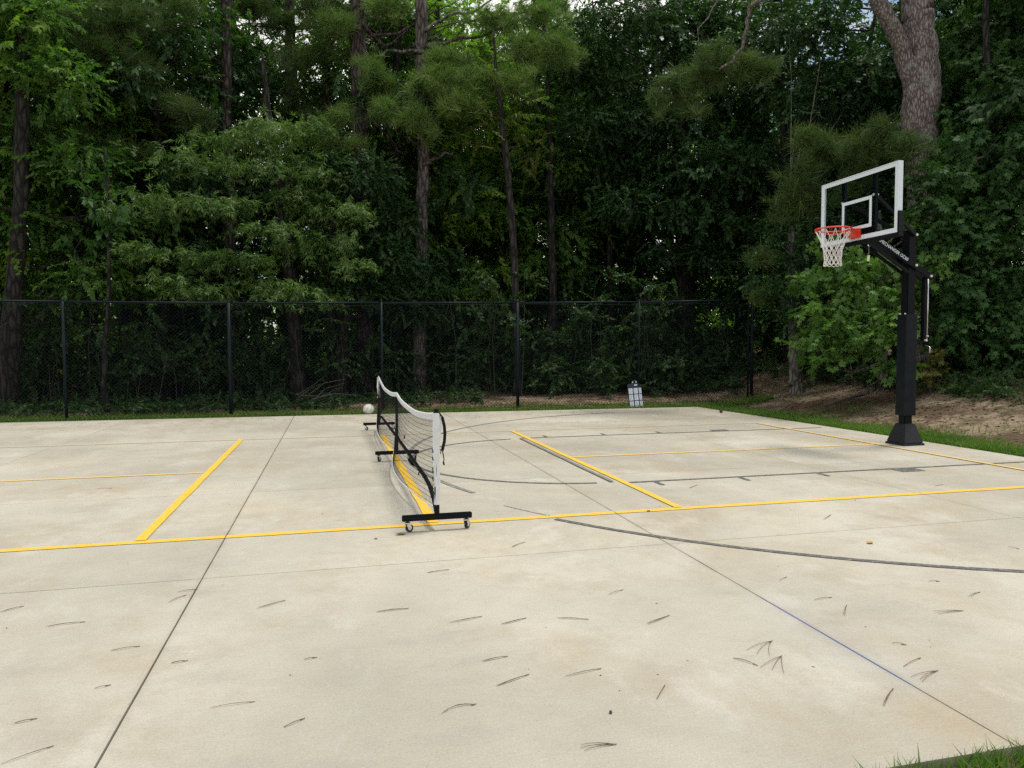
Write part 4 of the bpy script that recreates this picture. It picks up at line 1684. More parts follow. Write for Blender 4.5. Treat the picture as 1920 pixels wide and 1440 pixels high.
pine_boughs(T, [(695, 118, 36, 26, 13.2), (640, 215, 45, 20, 13.4), (660, 268, 36, 18, 13.2), (620, 262, 40, 18, 13.4), (640, 40, 50, 30, 14.0), (730, 10, 60, 25, 14.0), (720, 150, 50, 30, 13.6)])
for pts in (((690, 70), (760, 55), (800, 30), (860, 0)), ((680, 40), (720, 85), (760, 60), (830, -10)), ((690, 215), (730, 260), (758, 290), (765, 240)), ((700, 10), (712, 70), (690, 110)), ((676, 60), (640, 40), (600, 45))):
    q = [at(a, b, 14.2) for a, b in pts]
    p, rr = smooth_path(q, list(np.linspace(0.045, 0.012, len(q))), 4, 0.03, 5)
    T.limbs.tube(p, rr, 6)
T.done()
T = Tree('pine_tree', 'slim grey-barked pine at centre, pale flaky stem below a soft needle bough', [(790, -40, 24), (790, 120, 23), (794, 290, 23), (790, 420, 24), (787, 560, 25), (785, 720, 27)], 13.9, 'bark_pale', 'lf_pine', 29, ext=8)
pine_boughs(T, [(820, 150, 60, 40, 12.9), (905, 150, 70, 38, 12.8), (960, 150, 60, 32, 12.8), (870, 190, 70, 32, 12.7), (775, 215, 45, 34, 12.8), (985, 90, 60, 35, 13.0), (1050, 90, 55, 35, 13.0), (840, 110, 60, 30, 13.2), (800, 240, 35, 20, 12.8), (920, 30, 90, 22, 13.4), (1010, 20, 70, 22, 13.4), (720, 200, 40, 30, 13.2)], cov=4.6)
for pts in (((790, 90), (850, 75), (920, 60), (990, 30), (1050, -5)), ((790, 100), (740, 95), (700, 105)), ((792, 60), (840, 30), (900, 15), (940, -20)), ((790, 280), (770, 262), (755, 250)), ((792, 310), (830, 290), (850, 285))):
    q = [at(a, b, 13.8) for a, b in pts]
    p, rr = smooth_path(q, list(np.linspace(0.06, 0.014, len(q))), 4, 0.03, 6)
    T.limbs.tube(p, rr, 6)
T.done()
# thin hardwoods in the middle
T = Tree('hardwood_sapling', 'thin dark leaning stem rising beside the middle fence post with olive leaves', [(934, 170, 8), (945, 260, 11), (957, 380, 13), (966, 520, 14), (970, 740, 15)], 12.6, 'bark_dark', 'lf_olive', 30, ext=1.5)
for (px, py, rx, ry) in ((905, 210, 50, 30), (960, 235, 55, 35), (900, 270, 45, 25), (1000, 290, 45, 40), (930, 150, 50, 30), (870, 240, 40, 25)):
    T.clump(px, py, rx, ry, 'small', Y=12.9 + T.r.uniform(-.5, .5), cov=1.0)
T.done()
T = Tree('hardwood_tree', 'straight slim grey stem just right of the thin leaning sapling', [(1030, 250, 10), (1034, 400, 13), (1037, 560, 14), (1038, 740, 16)], 14.6, 'bark_dark', 'lf_broad', 31, ext=3)
for (px, py, rx, ry) in ((1040, 230, 70, 45), (1000, 180, 60, 40), (1080, 300, 60, 50), (1100, 170, 60, 40)):
    T.clump(px, py, rx, ry, 'oval', Y=15.2 + T.r.uniform(-.5, .5), cov=1.4)
for k in range(9):
    s = at(1034, 290 + 14 * k, 14.6)
    e = s + T.r.normal(size=3) * np.array([0.8, 0.5, 0.15])
    T.limbs.tube([s, (s + e) / 2 + T.r.normal(size=3) * 0.08, e], [0.018, 0.010, 0.004], 5)
T.done()
T = Tree('hardwood_tree', 'thin black stem in the gap left of the dark oak', [(1140, 380, 9), (1143, 500, 11), (1147, 740, 12)], 16.0, 'bark_dark', 'lf_broad', 32, ext=3)
for (px, py, rx, ry) in ((1130, 350, 60, 40), (1180, 330, 60, 40)):
    T.clump(px, py, rx, ry, 'oval', cov=1.4)
T.done()
# large dark oak
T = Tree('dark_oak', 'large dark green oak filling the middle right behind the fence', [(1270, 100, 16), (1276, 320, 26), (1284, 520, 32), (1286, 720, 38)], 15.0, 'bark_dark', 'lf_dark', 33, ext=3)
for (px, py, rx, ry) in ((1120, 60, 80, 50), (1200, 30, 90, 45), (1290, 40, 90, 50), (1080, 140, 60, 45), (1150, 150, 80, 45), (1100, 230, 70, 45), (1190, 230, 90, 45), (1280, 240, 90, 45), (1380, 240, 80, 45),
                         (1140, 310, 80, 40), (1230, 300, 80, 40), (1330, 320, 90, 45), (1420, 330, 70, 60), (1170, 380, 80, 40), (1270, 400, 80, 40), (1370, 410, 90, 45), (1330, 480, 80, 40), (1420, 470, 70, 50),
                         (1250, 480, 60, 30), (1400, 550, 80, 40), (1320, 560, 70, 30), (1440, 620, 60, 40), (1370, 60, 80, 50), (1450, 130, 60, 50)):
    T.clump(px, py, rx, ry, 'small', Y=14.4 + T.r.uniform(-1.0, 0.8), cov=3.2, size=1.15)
T.done()
# big forked pine at the right
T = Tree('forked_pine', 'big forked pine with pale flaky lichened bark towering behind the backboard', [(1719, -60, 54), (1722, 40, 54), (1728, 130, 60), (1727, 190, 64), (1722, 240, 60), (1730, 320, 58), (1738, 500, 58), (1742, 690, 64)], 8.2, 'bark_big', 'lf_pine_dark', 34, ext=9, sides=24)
q = [at(a, b, 8.15) for a, b in ((1724, 220), (1704, 130), (1682, 70), (1650, 10), (1620, -60), (1560, -150))]
p, rr = smooth_path(q, [0.26, 0.20, 0.175, 0.165, 0.15, 0.10], 5, 0.012, 9)
fk = MB()
fk.tube(p, rr, 18)
P(fk.build('fork_limb', 'bark_big', smooth=True), T.o, T.off)
pine_boughs(T, [(1330, 130, 75, 36, 9.6), (1270, 150, 50, 32, 9.6), (1390, 120, 60, 34, 9.4), (1235, 178, 36, 20, 9.7), (1300, 190, 45, 20, 9.6), (1430, 130, 40, 26, 9.4), (1340, 95, 45, 18, 9.5),
                (1560, 280, 70, 36, 9.0), (1620, 270, 70, 32, 8.4), (1500, 320, 55, 36, 9.2), (1650, 240, 55, 24, 7.9), (1480, 380, 45, 40, 9.4), (1530, 370, 60, 36, 9.2), (1430, 480, 48, 16, 9.6), (1690, 268, 55, 22, 7.6), (1600, 330, 55, 30, 8.8), (1510, 250, 40, 20, 9.2), (1430, 550, 25, 14, 9.6)], cov=4.4, limb=False)
for pts, r0 in ((((1560, -150), (1480, -60), (1425, 0), (1400, 35), (1392, 90), (1350, 130)), 0.075), (((1720, 250), (1690, 235), (1650, 240), (1600, 265), (1540, 300)), 0.07), (((1600, -90), (1400, -40), (1330, 30), (1305, 80)), 0.03)):
    q = [at(a, b, 8.2 + 1.2 * k / len(pts)) for k, (a, b) in enumerate(pts)]
    p, rr = smooth_path(q, list(np.linspace(r0, r0 * 0.3, len(q))), 4, 0.03, 8)
    T.limbs.tube(p, rr, 8)
T.done()
# sweetgum behind the hoop
T = Tree('sweetgum_tree', 'young sweetgum with bright star-shaped leaves right behind the hoop pole', [(1650, 430, 8), (1652, 560, 11), (1656, 680, 13)], 7.6, 'bark_grey', 'lf_star', 35, ext=0.4)
for (px, py, rx, ry, Y) in ((1560, 455, 36, 16, 7.2), (1590, 500, 60, 22, 7.0), (1650, 500, 60, 26, 7.0), (1725, 480, 45, 20, 7.0), (1745, 500, 40, 16, 6.9), (1610, 545, 80, 22, 6.9), (1690, 540, 50, 26, 7.2), (1550, 590, 60, 28, 6.9), (1640, 590, 60, 24, 6.8),
                            (1530, 635, 50, 24, 6.9), (1590, 625, 70, 26, 6.7), (1640, 640, 50, 24, 6.6), (1570, 675, 60, 18, 6.7), (1680, 690, 30, 18, 6.3), (1660, 610, 40, 24, 6.5), (1740, 430, 40, 22, 7.4), (1700, 420, 36, 20, 7.6), (1560, 520, 40, 18, 7.3), (1520, 520, 30, 16, 7.4), (1740, 560, 30, 22, 7.2)):
    T.clump(px, py, rx, ry, 'star', Y=Y, cov=2.4, droop=0.35, depth=0.6, size=0.82)
T.done()
# right-hand maple
T = Tree('maple_tree', 'broad deep-green maple filling the right edge beside the forked pine', [(1850, 120, 14), (1856, 350, 20), (1862, 560, 24), (1866, 690, 28)], 7.6, 'bark_dark', 'lf_maple', 36, ext=2)
for (px, py, rx, ry, Y) in ((1752, 335, 36, 26, 7.0), (1750, 385, 36, 24, 6.9), (1765, 430, 36, 26, 6.9), (1770, 540, 30, 26, 6.9), (1765, 615, 30, 26, 6.8), (1755, 480, 30, 22, 7.0), (1800, 220, 60, 30, 7.8), (1870, 200, 70, 35, 7.6), (1780, 265, 40, 25, 7.2), (1840, 275, 70, 28, 7.0), (1910, 270, 60, 35, 6.9), (1790, 330, 45, 28, 7.1), (1860, 340, 70, 30, 6.8), (1920, 350, 60, 35, 6.7),
                            (1800, 390, 50, 28, 7.0), (1880, 400, 70, 30, 6.6), (1820, 450, 60, 28, 6.9), (1900, 460, 70, 32, 6.5), (1800, 510, 50, 28, 7.0), (1870, 520, 70, 30, 6.6), (1930, 540, 60, 35, 6.4), (1790, 570, 40, 28, 7.0), (1840, 590, 70, 28, 6.6), (1910, 610, 60, 30, 6.3), (1800, 640, 50, 24, 6.8), (1870, 650, 60, 22, 6.3), (1850, 130, 80, 40, 8.0), (1930, 120, 70, 50, 7.6), (1800, 60, 50, 40, 8.8), (1900, 40, 80, 50, 8.4), (1780, 140, 36, 40, 8.9)):
    T.clump(px, py, rx, ry, 'star', Y=Y, cov=2.4, droop=0.35, depth=0.7, size=0.85)
T.done()
# dark-leaved gum between the dark oak and the sweetgum, pale flared base
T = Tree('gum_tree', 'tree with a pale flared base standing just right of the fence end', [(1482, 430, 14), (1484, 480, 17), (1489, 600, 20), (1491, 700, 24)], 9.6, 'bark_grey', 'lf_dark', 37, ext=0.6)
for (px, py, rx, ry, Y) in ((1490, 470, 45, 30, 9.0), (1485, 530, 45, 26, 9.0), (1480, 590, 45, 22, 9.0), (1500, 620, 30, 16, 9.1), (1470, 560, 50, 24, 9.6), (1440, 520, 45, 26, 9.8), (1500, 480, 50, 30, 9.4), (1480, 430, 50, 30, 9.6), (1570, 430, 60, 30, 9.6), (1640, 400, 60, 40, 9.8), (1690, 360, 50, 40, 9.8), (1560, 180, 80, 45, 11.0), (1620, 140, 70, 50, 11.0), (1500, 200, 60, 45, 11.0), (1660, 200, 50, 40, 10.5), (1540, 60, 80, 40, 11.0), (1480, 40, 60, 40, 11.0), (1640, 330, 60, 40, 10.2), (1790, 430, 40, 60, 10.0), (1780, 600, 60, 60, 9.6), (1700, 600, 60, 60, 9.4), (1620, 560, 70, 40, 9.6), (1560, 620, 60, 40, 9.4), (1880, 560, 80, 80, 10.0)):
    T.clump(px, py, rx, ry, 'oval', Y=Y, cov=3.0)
T.done()
T = Tree('grey_pine', 'grey pine stem glimpsed at the top right corner above the maple', [(1884, -60, 22), (1882, 60, 22), (1880, 200, 22), (1878, 500, 24)], 13.0, 'bark_grey', 'lf_pine_dark', 38, ext=6)
pine_boughs(T, [(1840, 20, 50, 30, 12.6), (1930, 60, 50, 30, 12.6)])
T.done()
# yellowing bush at the foot of the sweetgum
y0 = at(1745, 690, 6.35)
yb = thing('yellowing_bush', 'small bush of yellowing leaves low beside the padded hoop pole', 'bush', (y0[0], y0[1], float(H(y0[0], y0[1]))))
f = Foliage(77)
for (px, py, rx, ry) in ((1745, 685, 20, 14), (1765, 700, 22, 10), (1735, 700, 16, 10), (1755, 672, 14, 10)):
    c = at(px, py, 6.35)
    k = mpp(c)
    f.clump(c, (rx * k, 0.2, ry * k), 'star', cov=1.8, size=0.7, droop=0.4)
P(f.build('foliage', 'lf_yellow'), yb, yb.location.copy())
m = MB()
for k in range(4):
    m.tube([tuple(yb.location), tuple(at(1735 + 9 * k, 690 - 3 * k, 6.35))], [0.010, 0.003], 5)
P(m.build('stem', 'twig'), yb, yb.location.copy())

# ------------------------------------------------------------------ background trees (copies of three kinds)
def generic(name, seed, kind, leaf, bark, h, crown0, R, nclump, size=1.3, cov=1.5):
    r = np.random.default_rng(seed)
    pts = [np.array([0, 0, -0.2]), np.array([r.normal() * .1, r.normal() * .1, h * 0.35]), np.array([r.normal() * .25, r.normal() * .25, h * 0.7]), np.array([r.normal() * .4, r.normal() * .4, h])]
    a, b = smooth_path(pts, [0.19, 0.14, 0.09, 0.03], 5, 0.02, seed)
    m = MB()
    m.tube(a, b, 9)
    o = thing(name, '', 'tree')
    m.build('trunk', bark, o, smooth=True)
    f = Foliage(seed)
    lm = MB()
    for k in range(nclump):
        z = crown0 + (h - crown0) * ((k + r.random()) / nclump)
        rr = R * (0.35 + 0.65 * math.sin(math.pi * min(1, (z - crown0 + 1.2) / (h - crown0 + 1.5))))
        an = r.uniform(0, 6.28)
        d = rr * r.uniform(0.25, 0.85)
        c = np.array([d * math.cos(an), d * math.sin(an), z])
        f.clump(c, (rr * 0.42, rr * 0.42, rr * 0.24), kind, cov, 0.25, size)
        s = a[int(np.argmin([abs(p[2] - (z - 0.6)) for p in a]))]
        lm.tube([s, (s + c) / 2 + r.normal(size=3) * 0.1, c], [0.04, 0.028, 0.008], 5)
    lm.build('limbs', bark, o, smooth=True)['kind'] = 'stuff'
    f.build('crown', leaf, o)
    return o


def copy_tree(o):
    c = o.copy()
    COL.objects.link(c)
    for ch in o.children:
        d_ = ch.copy()
        COL.objects.link(d_)
        d_.parent = c
    return c


protos = [generic('background_tree', 101, 'oval', 'lf_light', 'bark_dark', 12, 1.6, 2.9, 38, 1.5, 1.8),
          generic('background_tree', 102, 'oval', 'lf_broad', 'bark_dark', 14.5, 2.4, 3.1, 44, 1.5, 1.8),
          generic('background_tree', 103, 'oval', 'lf_dark', 'bark_dark', 11.5, 0.8, 2.9, 46, 1.4, 2.0),
          generic('background_tree', 104, 'needle', 'lf_pine_dark', 'bark_pine', 19, 7.5, 2.6, 20, 1.7, 2.4)]
LBL = ['yellow-green tree deep in the wood behind the front row', 'mid-green tree deep in the wood behind the front row',
       'dark leafy tree deep in the wood behind the front row', 'tall pine deep in the wood behind the front row']
spots = [(-9.5, 17.5, 0), (-7.0, 20.5, 0), (-4.2, 17.8, 2), (-2.2, 20.0, 1), (-6.0, 15.6, 1), (0.6, 18.5, 0), (2.6, 20.5, 1), (4.6, 18.0, 0), (6.4, 20.5, 1), (8.2, 18.0, 2),
         (10.4, 20.0, 2), (12.6, 16.5, 1), (15.0, 14.0, 2), (17.0, 17.5, 2), (17.5, 11.0, 2), (14.5, 19.0, 0), (20.0, 14.5, 1), (2.0, 23.5, 3), (-4.5, 23.5, 3), (7.5, 24.0, 3), (12.0, 24.0, 3), (-10.5, 23.0, 3), (19.5, 9.5, 2), (22, 19, 1), (-13, 19, 2), (-0.8, 16.2, 3), (16.5, 9.0, 1)]
spots += [(-8.5, 14.8, 0), (-5.0, 15.0, 2), (2.4, 16.4, 0), (5.8, 16.4, 1), (9.8, 15.5, 2), (12.2, 13.0, 2), (-11.5, 15.5, 0), (14.2, 11.0, 2), (15.2, 7.5, 2), (3.9, 22.0, 2), (-0.8, 22.5, 2), (9.5, 22.0, 1), (-8.0, 24.5, 1), (15.5, 4.0, 2)]
spots += [(1.0, 15.4, 2), (-7.4, 17.4, 1)]
used = set()
br_ = random.Random(5)
ORD = ['leftmost', 'second from the left', 'third from the left', 'fourth from the left', 'fifth from the left', 'sixth from the left', 'seventh from the left', 'eighth from the left', 'ninth from the left', 'tenth from the left',
       'eleventh from the left', 'twelfth from the left', 'thirteenth from the left', 'fourteenth from the left', 'fifteenth from the left', 'sixteenth from the left', 'seventeenth from the left', 'eighteenth from the left', 'nineteenth from the left', 'twentieth from the left', 'twenty-first from the left', 'twenty-second from the left', 'twenty-third from the left']
KIND = ['yellow-green trees', 'mid-green trees', 'dark leafy trees', 'tall pines']


def bearing(q):
    v = np.array([q[0], q[1], 2.0]) - CAM
    return (v @ Rv) / (v @ Fv)


spots.sort(key=bearing)
cnt = [0, 0, 0, 0]
for (x, y, k) in spots:
    o = protos[k] if k not in used else copy_tree(protos[k])
    used.add(k)
    o.location = (x, y, float(H(x, y)))
    s_ = br_.uniform(0.9, 1.15)
    o.rotation_euler = (0, 0, br_.uniform(0, 6.28))
    o.scale = (s_, s_, s_)
    tag(o, ORD[cnt[k]] + ' of the ' + KIND[k] + ' deep in the wood', 'tree', KIND[k] + ' deep in the wood')
    cnt[k] += 1

# the far wood reads as one mass: stems and leaves together
r = np.random.default_rng(55)
f = Foliage(56)
st = MB()
for k in range(115):
    x, y = r.uniform(-28, 46), r.uniform(24, 42)
    h = r.uniform(9, 17)
    st.tube([(x, y, 0), (x + r.normal() * .3, y, h * .5), (x + r.normal() * .6, y, h)], [0.16, 0.12, 0.04], 5)
    for j in range(10):
        z = r.uniform(0.5, h) if j < 6 else r.uniform(0.3, 4.5)
        f.clump((x + r.normal() * 1.4, y + r.normal() * 1.4, z), (1.8, 1.6, 1.1), 'far', n=13, size=1.5)
for k in range(170):
    f.clump((r.uniform(-24, 40), r.uniform(22, 27), r.uniform(0.4, 4.0)), (1.9, 1.2, 1.0), 'far', n=12, size=1.5)
st.build('stems', 'bark_dark')
wood_st = bpy.data.objects['stems']
wood = f.build('far_wood', 'lf_light')
tag(wood, 'far mass of sunlit trees seen through gaps between the nearer stems', 'wood', kind='stuff')
wood_st.parent = wood
wood_st['kind'] = 'stuff'

# undergrowth behind the fence: saplings, brambles and brush as one mass
r = np.random.default_rng(60)
f = Foliage(61)
ug = MB()
for k in range(71, 290):
    x, y = r.uniform(-10.5, 12.5), (12.9 + r.random() * 5.0) if k > 70 else (10.6 + r.random() * 0.8)
    if x > 9.5 and y < 11.5:
        continue
    z0 = float(H(x, y))
    h = (r.uniform(0.35, 1.2) + 1.3 * (r.random() ** 2)) if k > 70 else r.uniform(0.08, 0.25)
    for j in range(3):
        zz = h * (0.35 + 0.3 * j)
        f.clump((x + r.normal() * .2, y + r.normal() * .2, z0 + zz), (0.5, 0.45, 0.28), 'small' if k % 3 else 'oval', n=6, size=1.15)
    ug.tube([(x, y, z0 - .05), (x + r.normal() * .12, y + r.normal() * .1, z0 + h * .5), (x + r.normal() * .25, y, z0 + h)], [0.010, 0.007, 0.003], 4)
for k in range(60):
    x, y = r.uniform(-9, 10), r.uniform(12.0, 14.5)
    z0 = float(H(x, y))
    h = r.uniform(1.2, 3.2)
    ug.tube([(x, y, z0 - .05), (x + r.normal() * .1, y, z0 + h * .5), (x + r.normal() * .25, y, z0 + h)], [0.012, 0.009, 0.003], 5)
    for j in range(3):
        f.clump((x + r.normal() * .3, y + r.normal() * .3, z0 + h * (0.6 + .2 * j)), (0.45, 0.4, 0.2), 'oval', n=6)
for k in range(230):
    x, y = r.uniform(-10.5, 2.6), 10.75 + r.random() * 2.4
    z0 = float(H(x, y))
    f.clump((x, y, z0 + 0.10 + 0.1 * r.random()), (0.35, 0.3, 0.13), 'small', n=4, size=1.0)
for k in range(60):
    x, y = r.uniform(4.5, 11.0), 11.6 + r.random() * 3.0
    z0 = float(H(x, y))
    for j in range(2):
        f.clump((x, y, z0 + 0.3 + 0.45 * j), (0.5, 0.45, 0.3), 'oval' if k % 2 else 'small', n=6, size=1.1)
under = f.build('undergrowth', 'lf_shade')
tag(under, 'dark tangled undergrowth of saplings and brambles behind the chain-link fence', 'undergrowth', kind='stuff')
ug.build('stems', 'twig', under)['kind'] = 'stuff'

# low weeds along the top of the bare bank
f = Foliage(64)
r = np.random.default_rng(65)
for k in range(150):
    px = r.uniform(1440, 1940)
    Y = r.uniform(5.6, 9.3) - (px - 1440) / 500 * 1.6
    p = at(px, 690, Y)
    x, y = p[0], p[1]
    if x < 10.7:
        x = 10.7 + r.random() * 2.2
    z0 = float(H(x, y))
    f.clump((x, y, z0 + 0.12), (0.28, 0.28, 0.14), ('small', 'oval')[k % 2], n=5, size=0.75)
    if x > 12:
        f.clump((x + .6, y, z0 + 0.5), (0.4, 0.4, 0.35), 'oval', n=8, size=0.85)
for k in range(170):
    if k % 2:
        x, y = r.uniform(8.4, 13.0), r.uniform(10.9, 14.5)
    else:
        x, y = r.uniform(10.6, 13.5), r.uniform(7.5, 11.0)
    f.clump((x, y, float(H(x, y)) + 0.16), (0.4, 0.35, 0.18), ('small', 'oval')[k % 3 == 0], n=6, size=0.95)
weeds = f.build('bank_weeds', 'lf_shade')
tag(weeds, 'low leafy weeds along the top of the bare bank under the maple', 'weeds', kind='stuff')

# fallen brush behind the fence
bp_ = at(590, 735, 11.3)
brush = MB()
r = np.random.default_rng(66)
for k in range(11):
    a = at(r.uniform(545, 590), r.uniform(735, 760), 11.2 + r.random() * .5)
    e = a + np.array([r.uniform(0.2, 1.0), r.normal() * .3, r.uniform(0.0, 0.45)])
    brush.tube([a, (a + e) / 2 + r.normal(size=3) * 0.06, e], [0.009, 0.006, 0.003], 5)
bo = brush.build('dead_branch', 'deadwood')
tag(bo, 'bare dead branch lying behind the fence left of the ball', 'branch')
for i, (pts, lab) in enumerate(((((1880, 262), (1850, 290), (1830, 305)), 'short broken dead limb poking out of the maple leaves at the right'), (((1545, 706), (1590, 702), (1630, 698)), 'bare fallen limb lying on the bank under the sweetgum'))):
    m = MB()
    q = [at(a, b, 6.9 if i == 0 else 7.6) for a, b in pts]
    if i == 1:
        for p in q:
            p[2] = float(H(p[0], p[1])) + 0.05
    else:
        q.append(np.array([at(1862, 330, 7.6)[0], 7.6, q[-1][2] - 0.3]))
    p, rr = smooth_path(q, list(np.linspace(0.018, 0.035, len(q))), 4, 0.01, i)
    m.tube(p, rr, 7)
    tag(m.build('dead_limb', 'deadwood', smooth=True), lab, 'branch')

# ------------------------------------------------------------------ grass
def blades(pts, hmin, hmax, w, seed, lean=0.45):
    r = np.random.default_rng(seed)
    n = len(pts)
    h = r.uniform(hmin, hmax, n)
    a = r.uniform(0, 6.28, n)
    side = np.stack([np.cos(a), np.sin(a), np.zeros(n)], -1) * (w * r.uniform(.6, 1.3, n) / 2)[:, None]
    ln = np.stack([r.normal(size=n) * lean, r.normal(size=n) * lean, np.zeros(n)], -1) * h[:, None]
    z = np.array([0, 0, 1.0])
    b0, b1 = pts - side, pts + side
    mid = pts + ln * 0.35 + z * (h * 0.6)[:, None]
    tip = pts + ln + z * h[:, None]
    V = np.stack([b0, b1, mid + side * .8, mid - side * .8, tip + side * .12, tip - side * .12], 1).reshape(-1, 3)
    i = np.arange(n)[:, None] * 6
    Q = np.concatenate([i + np.array([0, 1, 2, 3]), i + np.array([3, 2, 4, 5])])
    return V, Q


r = np.random.default_rng(80)
pts = []
n = 40000
y = r.uniform(-0.5, 10.0, n)
dx = 0.02 + np.abs(r.normal(0, 0.50, n))
x = right_edge(y) + dx
keep = r.random(n) < np.clip(1.25 - dx / (1.10 + 0.25 * np.sin(y * 1.9) + 0.12 * np.sin(y * 5.3)), 0.0, 1)
pts.append(np.stack([x, y], -1)[keep])
n = 32000
x = r.uniform(-9, 9.5, n)
dy = 0.01 + np.abs(r.normal(0, 0.40, n))
keep = r.random(n) < np.where(dy < 0.3, 1, 0.5)
pts.append(np.stack([x, back_edge(x) + dy], -1)[keep])
n = 16000                                      # patches on the bare bank
x, y = r.uniform(8.2, 14, n), r.uniform(-2, 12, n)
keep = (np.sin(x * 1.3 + y * .8) * np.sin(y * 1.1 - x * .4 + 1) > 0.42) & (r.random(n) < 0.7)
pts.append(np.stack([x, y], -1)[keep])
G = np.concatenate(pts)
zz = H(G[:, 0], G[:, 1])
V, Q = blades(np.column_stack([G, zz - 0.005]), 0.035, 0.11, 0.010, 81)
g1 = mesh_np('grass_verge', V, Q, 'grass')
tag(g1, 'ragged green grass verge along the back and right edges of the slab', 'grass', kind='stuff')
n = 5200                                      # lawn edge by the photographer's feet
x = r.uniform(-1.5, 3.4, n)
y = YN - 0.005 - np.abs(r.normal(0, 0.14, n))
keep = r.random(n) < np.clip((x - 0.15) * 0.9, 0.06, 1)
x, y = x[keep], y[keep]
V, Q = blades(np.column_stack([x, y, H(x, y) - 0.005]), 0.035, 0.085, 0.006, 82, lean=0.4)
g2 = mesh_np('lawn_edge', V, Q, 'grass')
tag(g2, 'blades of lawn grass at the near corner of the slab', 'grass', kind='stuff')

# leaf and straw litter on the bank
r = np.random.default_rng(83)
n = 15000
x, y = r.uniform(7.9, 14.5, n), r.uniform(-1, 13, n)
n2 = 3500
x = np.concatenate([x, r.uniform(-9, 9, n2)])
y = np.concatenate([y, r.uniform(10.1, 11.6, n2)])
n = n + n2
z = H(x, y) + 0.008
a = r.uniform(0, 6.28, n)
straw = r.random(n) < 0.55
ln = np.where(straw, r.uniform(.06, .14, n), r.uniform(.035, .09, n))
w = np.where(straw, 0.004, ln * 0.6)
d = np.stack([np.cos(a), np.sin(a), r.normal(0, .12, n)], -1) * (ln / 2)[:, None]
s = np.stack([-np.sin(a), np.cos(a), r.normal(0, .2, n)], -1) * (w / 2)[:, None]
c = np.column_stack([x, y, z])
V = np.stack([c - d, c - s * 1.0, c + d, c + s * 1.0], 1).reshape(-1, 3)
Q = np.arange(n * 4).reshape(-1, 4)
lit = mesh_np('leaf_litter', V, Q, 'litter')
tag(lit, 'scatter of dry leaves and pine straw on the bare bank', 'leaf litter', kind='stuff')

# pine straw blown to the back of the slab: too fine to count
r = np.random.default_rng(84)
n = 520
x = r.uniform(-7.4, 7.0, n)
y = 9.7 - np.abs(r.normal(0, 1.0, n))
m = MB()
for k in range(n):
    a = r.normal(0.0, 0.5)
    l = r.uniform(0.05, 0.16)
    p = np.array([x[k], y[k], 0.004])
    d = np.array([math.cos(a), math.sin(a), 0]) * l / 2
    sv = np.array([-math.sin(a), math.cos(a), 0]) * 0.004
    m.add([p - d - sv, p + d - sv * .6, p + d + sv * .6, p - d + sv], [(0, 1, 2, 3)])
o = m.build('pine_straw', 'needle')
tag(o, 'thin dark scatter of pine straw along the back of the slab', 'pine straw', kind='stuff')

r = np.random.default_rng(85)
m = MB()
for k in range(420):
    x_, y_ = r.uniform(-6, 7.3), r.uniform(-3.4, 9.4)
    l = r.uniform(0.004, 0.014) * (1.6 if r.random() < 0.15 else 1)
    a = r.uniform(0, 6.28)
    w = l * r.uniform(0.25, 0.7)
    p = np.array([x_, y_, 0.0])
    d = np.array([math.cos(a), math.sin(a), 0]) * l / 2
    sv = np.array([-math.sin(a), math.cos(a), 0]) * w / 2
    zt_ = np.array([0, 0, w * 0.6])
    m.add([p - d, p - sv, p + d, p + sv, p + zt_], [(0, 1, 4), (1, 2, 4), (2, 3, 4), (3, 0, 4)])
tag(m.build('grit', 'dead'), 'fine dark grit and leaf crumbs strewn over the concrete', 'grit', kind='stuff')

# fallen needle bundles one can count on the open concrete
ND = [(0, 1149, 42, 1138), (80, 1177, 157, 1167), (207, 1221, 260, 1213), (332, 1111, 368, 1106), (312, 1132, 348, 1117), (480, 1142, 533, 1127), (700, 1149, 764, 1142), (318, 1245, 350, 1240),
      (567, 1238, 592, 1234), (174, 1293, 205, 1286), (390, 1329, 475, 1317), (530, 1366, 569, 1349), (823, 1340, 890, 1322), (0, 1435, 97, 1401), (25, 1358, 66, 1349), (800, 1075, 840, 1069),
      (842, 1169, 902, 1157), (903, 1241, 950, 1232), (930, 1288, 990, 1266), (938, 1172, 985, 1160), (1040, 1160, 1101, 1162), (1140, 1116, 1167, 1107), (1210, 1172, 1254, 1155), (1055, 1270, 1125, 1255),
      (1372, 1234, 1418, 1248), (1418, 1228, 1447, 1203), (1445, 1262, 1465, 1231), (1230, 1314, 1246, 1287), (1088, 1404, 1153, 1397), (1655, 1327, 1674, 1293), (1524, 1126, 1558, 1121), (1582, 1155, 1587, 1136),
      (1460, 1090, 1474, 1083), (1817, 1121, 1837, 1111), (1750, 1150, 1804, 1146), (1670, 1207, 1697, 1210), (1693, 1252, 1725, 1235), (1716, 1276, 1757, 1259), (1740, 1091, 1760, 1091), (960, 1027, 984, 1017),
      (1545, 975, 1558, 966), (1292, 916, 1308, 910), (1752, 912, 1768, 909), (180, 917, 209, 916), (1888, 1025, 1910, 1030)]
NLAB = {10: 'thick tan pine needle bundle on the concrete near the left joint', 12: 'curved dark pine needle bundle at the lower middle of the concrete', 13: 'long dark needle bundle at the bottom left corner of the concrete',
        28: 'tangle of crossed pine needles near the bottom edge of the concrete', 26: 'three-pronged needle bundle left of the blue-stained joint', 36: 'stubby dark needle bundle just right of the blue-stained joint'}
r = np.random.default_rng(90)
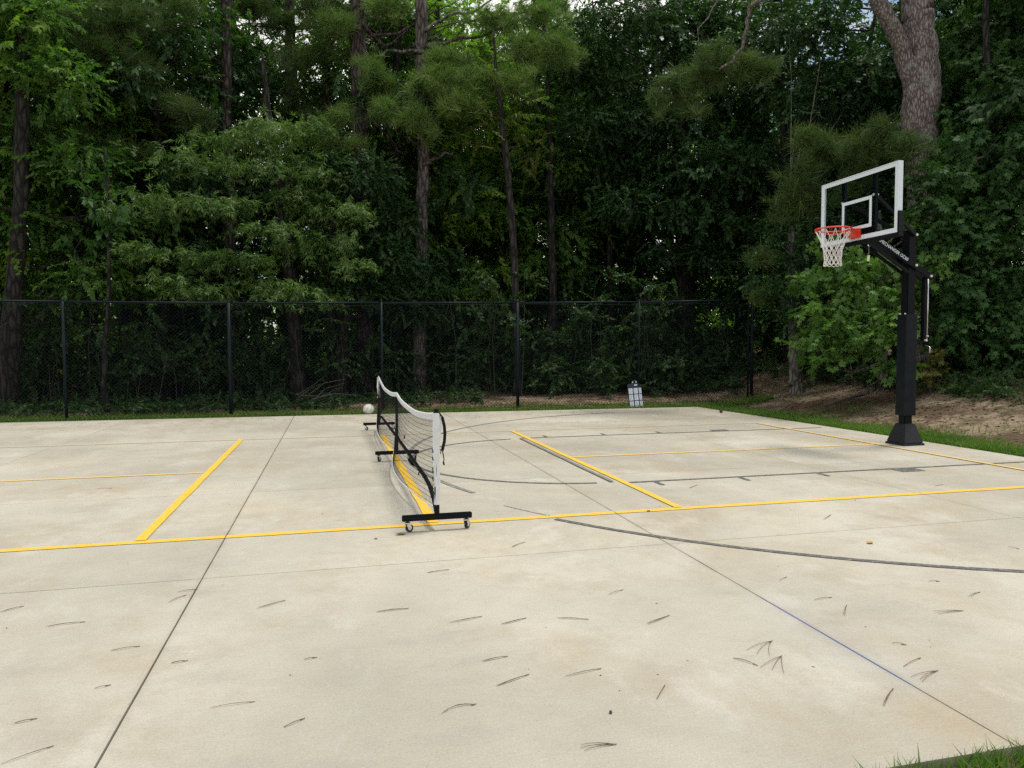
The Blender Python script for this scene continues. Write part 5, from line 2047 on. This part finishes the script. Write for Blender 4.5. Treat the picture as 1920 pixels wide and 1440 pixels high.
for k, (xa, ya, xb, yb_) in enumerate(ND):
    A, B = gnd(xa, ya), gnd(xb, yb_)
    d = B - A
    ln = np.linalg.norm(d)
    d /= ln
    s = np.array([-d[1], d[0], 0])
    m = MB()
    nn = 3 if k in (26, 28, 25, 34) else int(r.integers(2, 4))
    spread = 0.26 if k in (26, 25) else (0.15 if k in (28, 34, 37) else 0.02)
    bend = (0.14 if k in (12, 35, 38) else r.normal() * 0.02)
    for q in range(nn):
        off = (q - (nn - 1) / 2) * spread + r.normal() * 0.015
        L_ = ln * r.uniform(0.85, 1.0)
        path = []
        for t in np.linspace(0, 1, 5):
            path.append(B - d * L_ * t + s * (off * ln * t + bend * ln * 4 * t * (1 - t)) + np.array([0, 0, 0.0035 + 0.004 * math.sin(3.1 * t)]))
        m.tube(path, [0.0012, 0.0012, 0.0011, 0.0009, 0.0006], 5)
    m.tube([B + d * 0.006 + np.array([0, 0, .0035]), B - d * 0.015 + np.array([0, 0, .0035])], 0.0018, 6)
    o = m.build('pine_needle_bundle', 'needle_tan' if k == 10 else 'needle', smooth=True)
    reg = 'left of the dark joint' if B[0] < -1.545 else ('right of the blue-stained joint' if B[0] > 1.53 else 'between the two long joints')
    tag(o, NLAB.get(k, 'thin dry pine needle bundle lying loose on the concrete ' + reg), 'pine needles', 'fallen pine needle bundles on the concrete')


def leaf_thing(px, py, L_, Wd, ang, mat, name, label, curl=0.25):
    p = gnd(px, py)
    m = MB()
    N = 7
    vs, fs = [], []
    for k in range(N):
        t = k / (N - 1)
        w = Wd * math.sin(math.pi * min(1, t * 0.92 + 0.04)) ** 0.8 / 2
        x = L_ * (t - 0.5)
        z0 = 0.004 + curl * L_ * (t - 0.5) ** 2
        for j, q in enumerate((-1, 0, 1)):
            vs.append((p[0] + x * math.cos(ang) - q * w * math.sin(ang), p[1] + x * math.sin(ang) + q * w * math.cos(ang), z0 + abs(q) * w * 0.35))
    for k in range(N - 1):
        for j in range(2):
            fs.append((k * 3 + j, (k + 1) * 3 + j, (k + 1) * 3 + j + 1, k * 3 + j + 1))
    m.add(vs, fs)
    return tag(m.build(name, mat, smooth=True), label, 'leaf')


leaf_thing(752, 1003, 0.085, 0.035, 0.0, 'dead', 'fallen_leaf', 'brown dead leaf on the concrete beside the near wheel of the net')
leaf_thing(1631, 1019, 0.06, 0.04, 0.5, 'dead_yel', 'fallen_leaf', 'curled yellow-brown leaf alone on the concrete right of the arc')
leaf_thing(1216, 959, 0.04, 0.025, 0.5, 'dead', 'fallen_leaf', 'small dark leaf on the near yellow sideline')
leaf_thing(705, 1011, 0.03, 0.02, 0.2, 'dead', 'fallen_leaf', 'tiny dark leaf scrap below the sideline left of the net wheels')
for (px, py, rr, lab) in ((1352, 774, 0.05, 'dark pine cone on the slab corner below the fence end'), (1145, 1338, 0.008, 'tiny dark acorn cup at the lower middle of the concrete'), (528, 777, 0.035, 'dark pine cone at the back of the slab by the left joint')):
    p = gnd(px, py)
    m = MB()
    N, K = 10, 7
    vs, fs = [], []
    for k in range(K + 1):
        t = k / K
        for j in range(N):
            a = 2 * math.pi * (j + 0.5 * (k % 2)) / N
            q = rr * math.sin(math.pi * (0.06 + 0.88 * t)) * (1.0 + 0.22 * ((k + j) % 2))
            vs.append((p[0] + rr * 1.5 * (t - 0.5), p[1] + q * math.cos(a) * .8, rr * 0.75 + q * math.sin(a) * .8))
    for k in range(K):
        for j in range(N):
            fs.append((k * N + j, k * N + (j + 1) % N, (k + 1) * N + (j + 1) % N, (k + 1) * N + j))
    fs += [tuple(range(N - 1, -1, -1)), tuple(K * N + j for j in range(N))]
    m.add(vs, fs)
    tag(m.build('pine_cone' if rr > .02 else 'acorn_cup', 'cone'), lab, 'pine cone' if rr > .02 else 'acorn')
